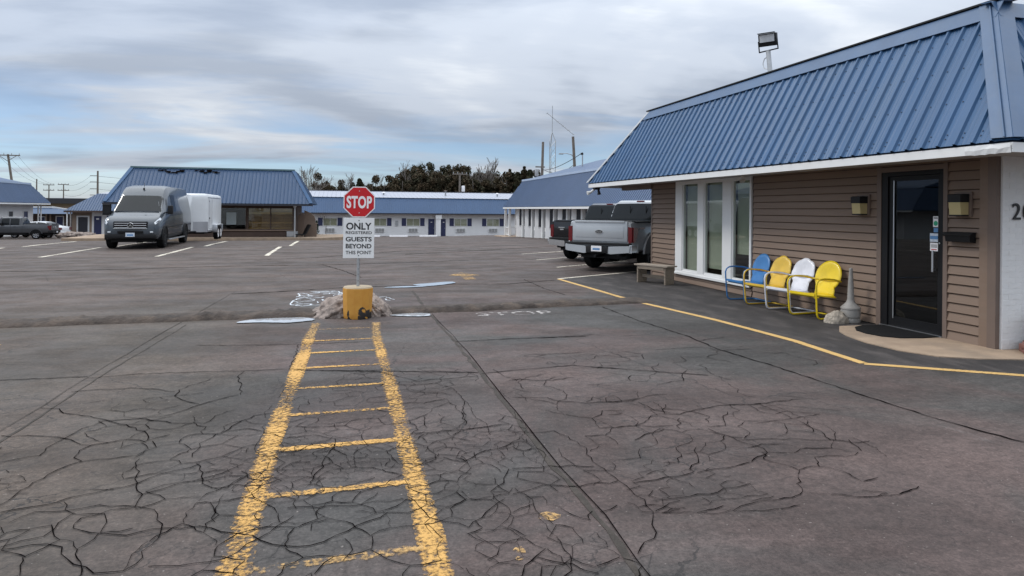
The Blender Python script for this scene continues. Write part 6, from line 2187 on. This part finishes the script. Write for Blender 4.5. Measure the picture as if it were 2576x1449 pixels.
MB().add([(xa2 + 2.2, ay + 1.4, zr2 + .02), (xb2, ay + 1.4, zr2 + .02), (xb2, ay + 8, 4.6), (xa2 + 8, ay + 8, 4.3)], [(0, 1, 2, 3)]).build('upper_roof', M_WROOF, ax_)
for x in (-25.8, -25.5):
    MB().box(x - .05, x + .05, ay - 1.0, ay - .86, AZ, ze2 - .17).build('porch_post', M_WHITE if x < -25.6 else M_CONCG, ax_)
# far tan shed
fs_ = thing('far_shed', 'far tan shed with dark flat roof at the left', 'building', (-50, 130, -1.4))
MB().box(-60, -42, 130, 140, -2, 2.1).build('wall', M_TAN, fs_)
MB().box(-61, -41, 129, 141, 2.1, 3.0).build('roof', M_DOORK, fs_)

# ------------------------------------------------------------------ poles, wires, mast
def util_pole(loc, h, r, label, arms, lean=(0, 0), group='utility poles'):
    t = thing('utility_pole', label, 'pole', loc, 0, group)
    MB().tube([(0, 0, -.3), (lean[0], lean[1], h)], [r * 1.15, r * .8], 10).build('shaft', M_POLE, t, True, False)
    for (dz, L, br) in arms:
        fx, fy = lean[0] * (h - dz) / h, lean[1] * (h - dz) / h
        a = MB().box(fx - L / 2, fx + L / 2, fy - .16, fy - .04, h - dz - .07, h - dz + .07).build('crossarm', M_POLE, t, False, False)
        for k in range(4):
            xx = fx - L / 2 + .1 + k * (L - .2) / 3
            MB().tube([(xx, fy - .1, h - dz + .07), (xx, fy - .1, h - dz + .28)], .05, 6).build('insulator', M_GALV, a, False, False)
        if br:
            MB().tube([(fx - L * .35, fy - .1, h - dz - .05), (fx, fy - .12, h - dz - .8)], .04, 5).tube([(fx + L * .35, fy - .1, h - dz - .05), (fx, fy - .12, h - dz - .8)], .04, 5).build('brace', M_POLE, a, False, False)
    return t


util_pole((-43.6, 108.8, -1.4), 10.2, .17, 'nearest wooden utility pole with crossarm at the left edge', [(.15, 3.0, True)], (-1.4, 0))
util_pole((-56.4, 148, -1.4), 8.2, .13, 'plain stub pole above the left motel roof', [])
util_pole((-58.3, 158.8, -1.4), 7.5, .12, 'left of two far poles with double crossarms', [(.1, 2.0, False), (1.2, 2.0, False)])
util_pole((-55.4, 158.1, -1.4), 7.6, .12, 'right of two far poles with double crossarms', [(.1, 2.0, False), (1.3, 2.1, False)])
p5 = util_pole((-38.2, 122.9, -1.4), 8.8, .16, 'tall far pole with stacked side brackets left of the van', [])
for z in (8.0, 7.0, 5.9, 4.9):
    MB().box(-1.1, -.1, -.05, .05, z - .05, z + .05).build('bracket', M_POLE, p5, False, False)
util_pole((-34.5, 135, -1.4), 7.6, .09, 'thin far pole just left of the restaurant roof', [(.2, 1.0, False)])
pa = util_pole((24.0, 81.6, -1.3), 11.5, .19, 'brown wooden pole left of the lattice mast', [], (.25, 0))
MB().rbox(-.75, -.35, -.2, .2, 7.2, 8.1, .05).build('transformer', M_GALV, pa, True, False)
MB().box(-.7, .5, -.06, .06, 8.3, 8.45).build('bracket', M_POLE, pa, False, False)
pb = util_pole((25.3, 71.1, -1.2), 11.0, .18, 'dark leaning pole with a street lamp right of the lattice mast', [], (-.75, 0))
MB().tube([(-.62, 0, 8.7), (-.9, 0, 9.0), (-1.5, 0, 9.15), (-1.9, 0, 9.1)], .045, 6).build('lamp_arm', M_GALV, pb, True, False)
MB().rbox(-2.35, -1.85, -.12, .12, 9.0, 9.14, .04).build('lamp_head', M_GALV, pb, True, False)
mp_ = util_pole((15.4, 91.0, -1.3), 7.9, .15, 'pale stub pole with transformer in front of the trees', [(.15, 2.0, False)])
MB().lathe([(.22, 0), (.24, .1), (.24, .7), (.2, .8)], 12, (.45, -.1, 5.4)).build('transformer', M_SIGNW, mp_, True, False)
# lattice mast with a drooping aerial
lm = thing('lattice_mast', 'tall thin lattice mast with drooping aerial above the room wing', 'mast', (29.8, 95.6, -1.3))
mb = MB()
Hm = 14.4
leg = [(-.45, -.26), (.45, -.26), (0, .52)]
for x, y in leg:
    mb.tube([(x, y, 0), (x, y, Hm - 1.3), (x * .05, y * .05, Hm)], .055, 5)
mb.build('legs', M_GALV, lm, False, False)
mb = MB()
z = .5
k = 0
while z < Hm - 1.6:
    for a, b2 in ((0, 1), (1, 2), (2, 0)):
        p, q = (leg[a], leg[b2]) if k % 2 else (leg[b2], leg[a])
        mb.tube([(p[0], p[1], z), (q[0], q[1], z + .9)], .022, 3)
    z += .9
    k += 1
mb.build('lattice', M_GALV, lm, False, False)
MB().tube([(0, 0, Hm - .2), (0, 0, Hm + 3.9)], .05, 6).build('top_pipe', M_GALV, lm, False, False)
MB().tube([(-.8, 0, Hm + 2.8), (3.3, 0, Hm - .2)], .05, 5).build('aerial', M_GALV, lm, False, False)
for i in range(6):
    f = i / 5
    c = Vector((-.8 + 4.1 * f, 0, Hm + 2.8 - 3.0 * f))
    MB().tube([c + Vector((0, -.5, 0)), c + Vector((0, .5, 0))], .02, 4).build('aerial_element', M_GALV, lm, False, False)


def wire(a, b2, sag, label, r=.022):
    a, b2 = Vector(a), Vector(b2)
    pts = [a.lerp(b2, i / 14) - Vector((0, 0, sag * 4 * (i / 14) * (1 - i / 14))) for i in range(15)]
    o = MB().tube(pts, r, 4).build('power_line', M_PLASTIC, None)
    tag(o, label, 'wire', 'overhead power lines')


wire((24.0, 81.6, 6.7), (15.6, 43.2, 5.55), .35, 'slack service wire from the wooden pole to the room wing mast', .028)
wire((24.1, 81.6, 6.9), (24.9, 71.1, 6.9), .8, 'sagging cable between the two poles by the lattice mast', .03)
for i in range(3):
    wire((-45.0 + 1.2 * (i - 1), 108.7, 8.7), (-58.3 + 1.0 * (i - 1), 158.7, 6.2), .9, ['left', 'middle', 'right'][i] + ' faint wire from the near left pole to the far poles', .016)
for i, z in enumerate((6.6, 5.6, 4.5)):
    wire((-39.2, 122.9, z), (-55.4, 158, z - .4), .8, ['upper', 'middle', 'lower'][i] + ' faint wire from the bracket pole to the far left poles', .018)
    wire((-38.6, 122.9, z), (-14, 122, z + .4), .8, ['upper', 'middle', 'lower'][i] + ' faint wire from the bracket pole behind the restaurant roof', .018)

# ------------------------------------------------------------------ tree line behind the motel
def cedar_mesh(seed, h, w, kind):
    rnd = random.Random(seed)
    cen = []
    if kind == 'spire':
        for i in range(60):
            f = rnd.random() ** .8
            rr = w * (1 - f) ** .85 * rnd.uniform(.35, 1)
            a = rnd.uniform(0, 6.28)
            cen.append(((rr * math.cos(a), rr * math.sin(a), h * (.08 + .9 * f)), .22 + .32 * (1 - f)))
        cen.append(((0, 0, h * .97), .15))
    elif kind == 'round':
        for i in range(70):
            a, f = rnd.uniform(0, 6.28), rnd.random()
            zz = .15 + .85 * f
            rr = w * math.sqrt(max(.02, 1 - ((zz - .55) / .47) ** 2)) * rnd.uniform(.45, 1)
            cen.append(((rr * math.cos(a), rr * math.sin(a), h * zz), rnd.uniform(.35, .7)))
    else:
        for i in range(46):
            a, f = rnd.uniform(0, 6.28), rnd.random()
            rr = w * (1 - .6 * f) * rnd.uniform(.2, 1.1)
            cen.append(((rr * math.cos(a), rr * math.sin(a), h * (.1 + .88 * f * rnd.uniform(.8, 1.05))), rnd.uniform(.25, .55)))
    return leafblob([(c, r * 1.2) for c, r in cen], 7500, .15, seed + 100, .8)


CM = {}
for i, (kd, h, w) in enumerate((('round', 10.5, 2.9), ('round', 9.2, 2.6), ('ragged', 7.2, 2.6), ('spire', 7.6, 1.5), ('ragged', 6.2, 2.4), ('spire', 9.0, 2.0))):
    mt_ = M_CEDAR if i in (0, 3) else M_CEDAR2
    CM[i] = cedar_mesh(40 + i, h, w, kd).mesh('crown', mt_)
    t_m = MB().tube([(0, 0, -.2), (.1, 0, h * .5), (0, .1, h * .95)], [.22, .15, .03], 6)
    CM[('t', i)] = t_m.mesh('trunk', M_BARK)


def cedar(i, x, y, s, label, rz):
    t = thing('cedar_tree', label, 'tree', (x, y, gz(x, y)), rz, 'cedars behind the white motel')
    inst(CM[i], 'crown', t, scale=(s, s, s))
    inst(CM[('t', i)], 'trunk', t, scale=(s, s, s))


def tpos(u, Z):
    a = (u - CX_) / F_
    return ((a * math.cos(TH) + math.sin(TH)) * Z, (-a * math.sin(TH) + math.cos(TH)) * Z)


def treeZ(u, v, Z):
    """height above the local ground of something seen at (u, v) at range Z"""
    x, y = tpos(u, Z)
    hor = CY_ + (u - CX_) * .009
    return x, y, H + (hor - v) / F_ * Z - gz(x, y)


HT = {0: 10.5, 1: 9.2, 2: 7.2, 3: 7.6, 4: 6.2, 5: 9.0}
rows = [  # mesh, u, top v, range, label
    (2, 808, 446, 104, 'ragged cedar left of the stop sign beside the bare trees'), (4, 832, 456, 106, 'low ragged cedar left of the stop sign'), (3, 904, 448, 104, 'pointed cedar rising just above the stop sign'),
    (3, 886, 458, 106, 'smaller pointed cedar behind the stop sign top'), (4, 925, 458, 105, None), (2, 946, 452, 108, None), (2, 966, 452, 104, 'ragged cedar right of the pointed cedar'),
    (4, 985, 458, 105, None), (1, 1005, 445, 110, None), (5, 1017, 430, 108, 'pointed cedar at the left of the tall clump'), (1, 1030, 430, 112, None), (0, 1068, 410, 114, 'tallest round-topped cedar in the tree line'),
    (1, 1050, 428, 110, None), (0, 1095, 430, 112, None), (0, 1122, 417, 116, 'second tallest round cedar right of the tallest one'), (1, 1145, 424, 114, None), (1, 1168, 422, 115, 'broad round cedar above the pale stub pole'), (0, 1185, 430, 112, None),
    (4, 1205, 452, 106, None), (2, 1220, 446, 108, None), (4, 1240, 448, 104, None), (2, 1262, 443, 108, None), (5, 1282, 424, 104, 'pointed dark cedar left of the room wing roof'), (3, 1302, 432, 102, None),
    (5, 1318, 417, 103, 'spiky cedar nearest the room wing roof'), (3, 1332, 426, 102, None), (1, 1290, 440, 110, None), (2, 1350, 440, 106, None), (4, 1080, 455, 104, None), (4, 1120, 455, 104, None), (4, 1160, 452, 104, None), (2, 1040, 450, 104, None), (1, 1245, 440, 115, None), (2, 1000, 458, 104, None), (2, 868, 462, 108, None), (4, 848, 464, 104, None), (2, 935, 455, 103, None), (4, 1012, 448, 103, None), (1, 1060, 440, 104, None), (1, 1105, 438, 104, None), (1, 1150, 436, 104, None), (4, 1190, 446, 102, None), (2, 1275, 446, 103, None), (1, 1225, 440, 112, None)]
for k, (i, u, v, Z, lb) in enumerate(rows):
    x, y, hh = treeZ(u, v, Z)
    cedar(i, x, y, hh / HT[i] * 1.0, lb or 'dark cedar merging into the tree line behind the motel', k * 1.7)

BT = {}
for i in range(3):
    b1, b2 = bare_tree_mesh(60 + i, 9.0, .20, 5, .40, .020)
    zt = max(v[2] for v in b1.v + b2.v)
    BT[i] = (b1.mesh('trunk', M_BARK), b2.mesh('crown', M_TWIG), zt)


def bare(i, u, v, Z, label, rz):
    x, y, hh = treeZ(u, v, Z)
    t = thing('bare_tree', label, 'tree', (x, y, gz(x, y)), rz, 'bare trees behind the white motel')
    s = hh / BT[i][2]
    inst(BT[i][0], 'trunk', t, scale=(s, s, s))
    inst(BT[i][1], 'crown', t, scale=(s, s, s))


bare(0, 778, 418, 98, 'leafless tree nearest the restaurant roof', .3)
bare(1, 762, 428, 102, 'lower leafless tree half behind the restaurant roof', 1.2)
bare(2, 802, 414, 104, 'leafless tree above the ragged left cedar', 2.2)
bare(1, 862, 434, 104, 'slender leafless tree left of the stop sign', 3.0)
bare(0, 942, 438, 110, 'small leafless tree right of the pointed cedar', .8)
bare(2, 1042, 402, 106, 'leafless tree left of the tallest cedar', 1.0)
bare(0, 1082, 404, 118, 'leafless tree behind the tallest cedar', 4.0)
bare(1, 1216, 394, 106, 'tall leafless tree right of the round cedars', 2.6)
bare(2, 1182, 412, 112, 'leafless tree behind the pale stub pole', 5.0)
bare(0, 1232, 420, 108, 'leaning leafless tree between cedars and room wing', 5.5)
# low brush hiding the foot of the wood
bw_ = leafblob([((x, 100 + 3 * math.sin(x * 1.3), .2 + 1.2 * abs(math.sin(x * .7))), 1.6) for x in np.arange(-6, 36, .8)], 14000, .2, 77, .8).build('brush', M_CEDAR2, None)
tag(bw_, 'dark brush under the tree line behind the motel', 'brush', kind='stuff')
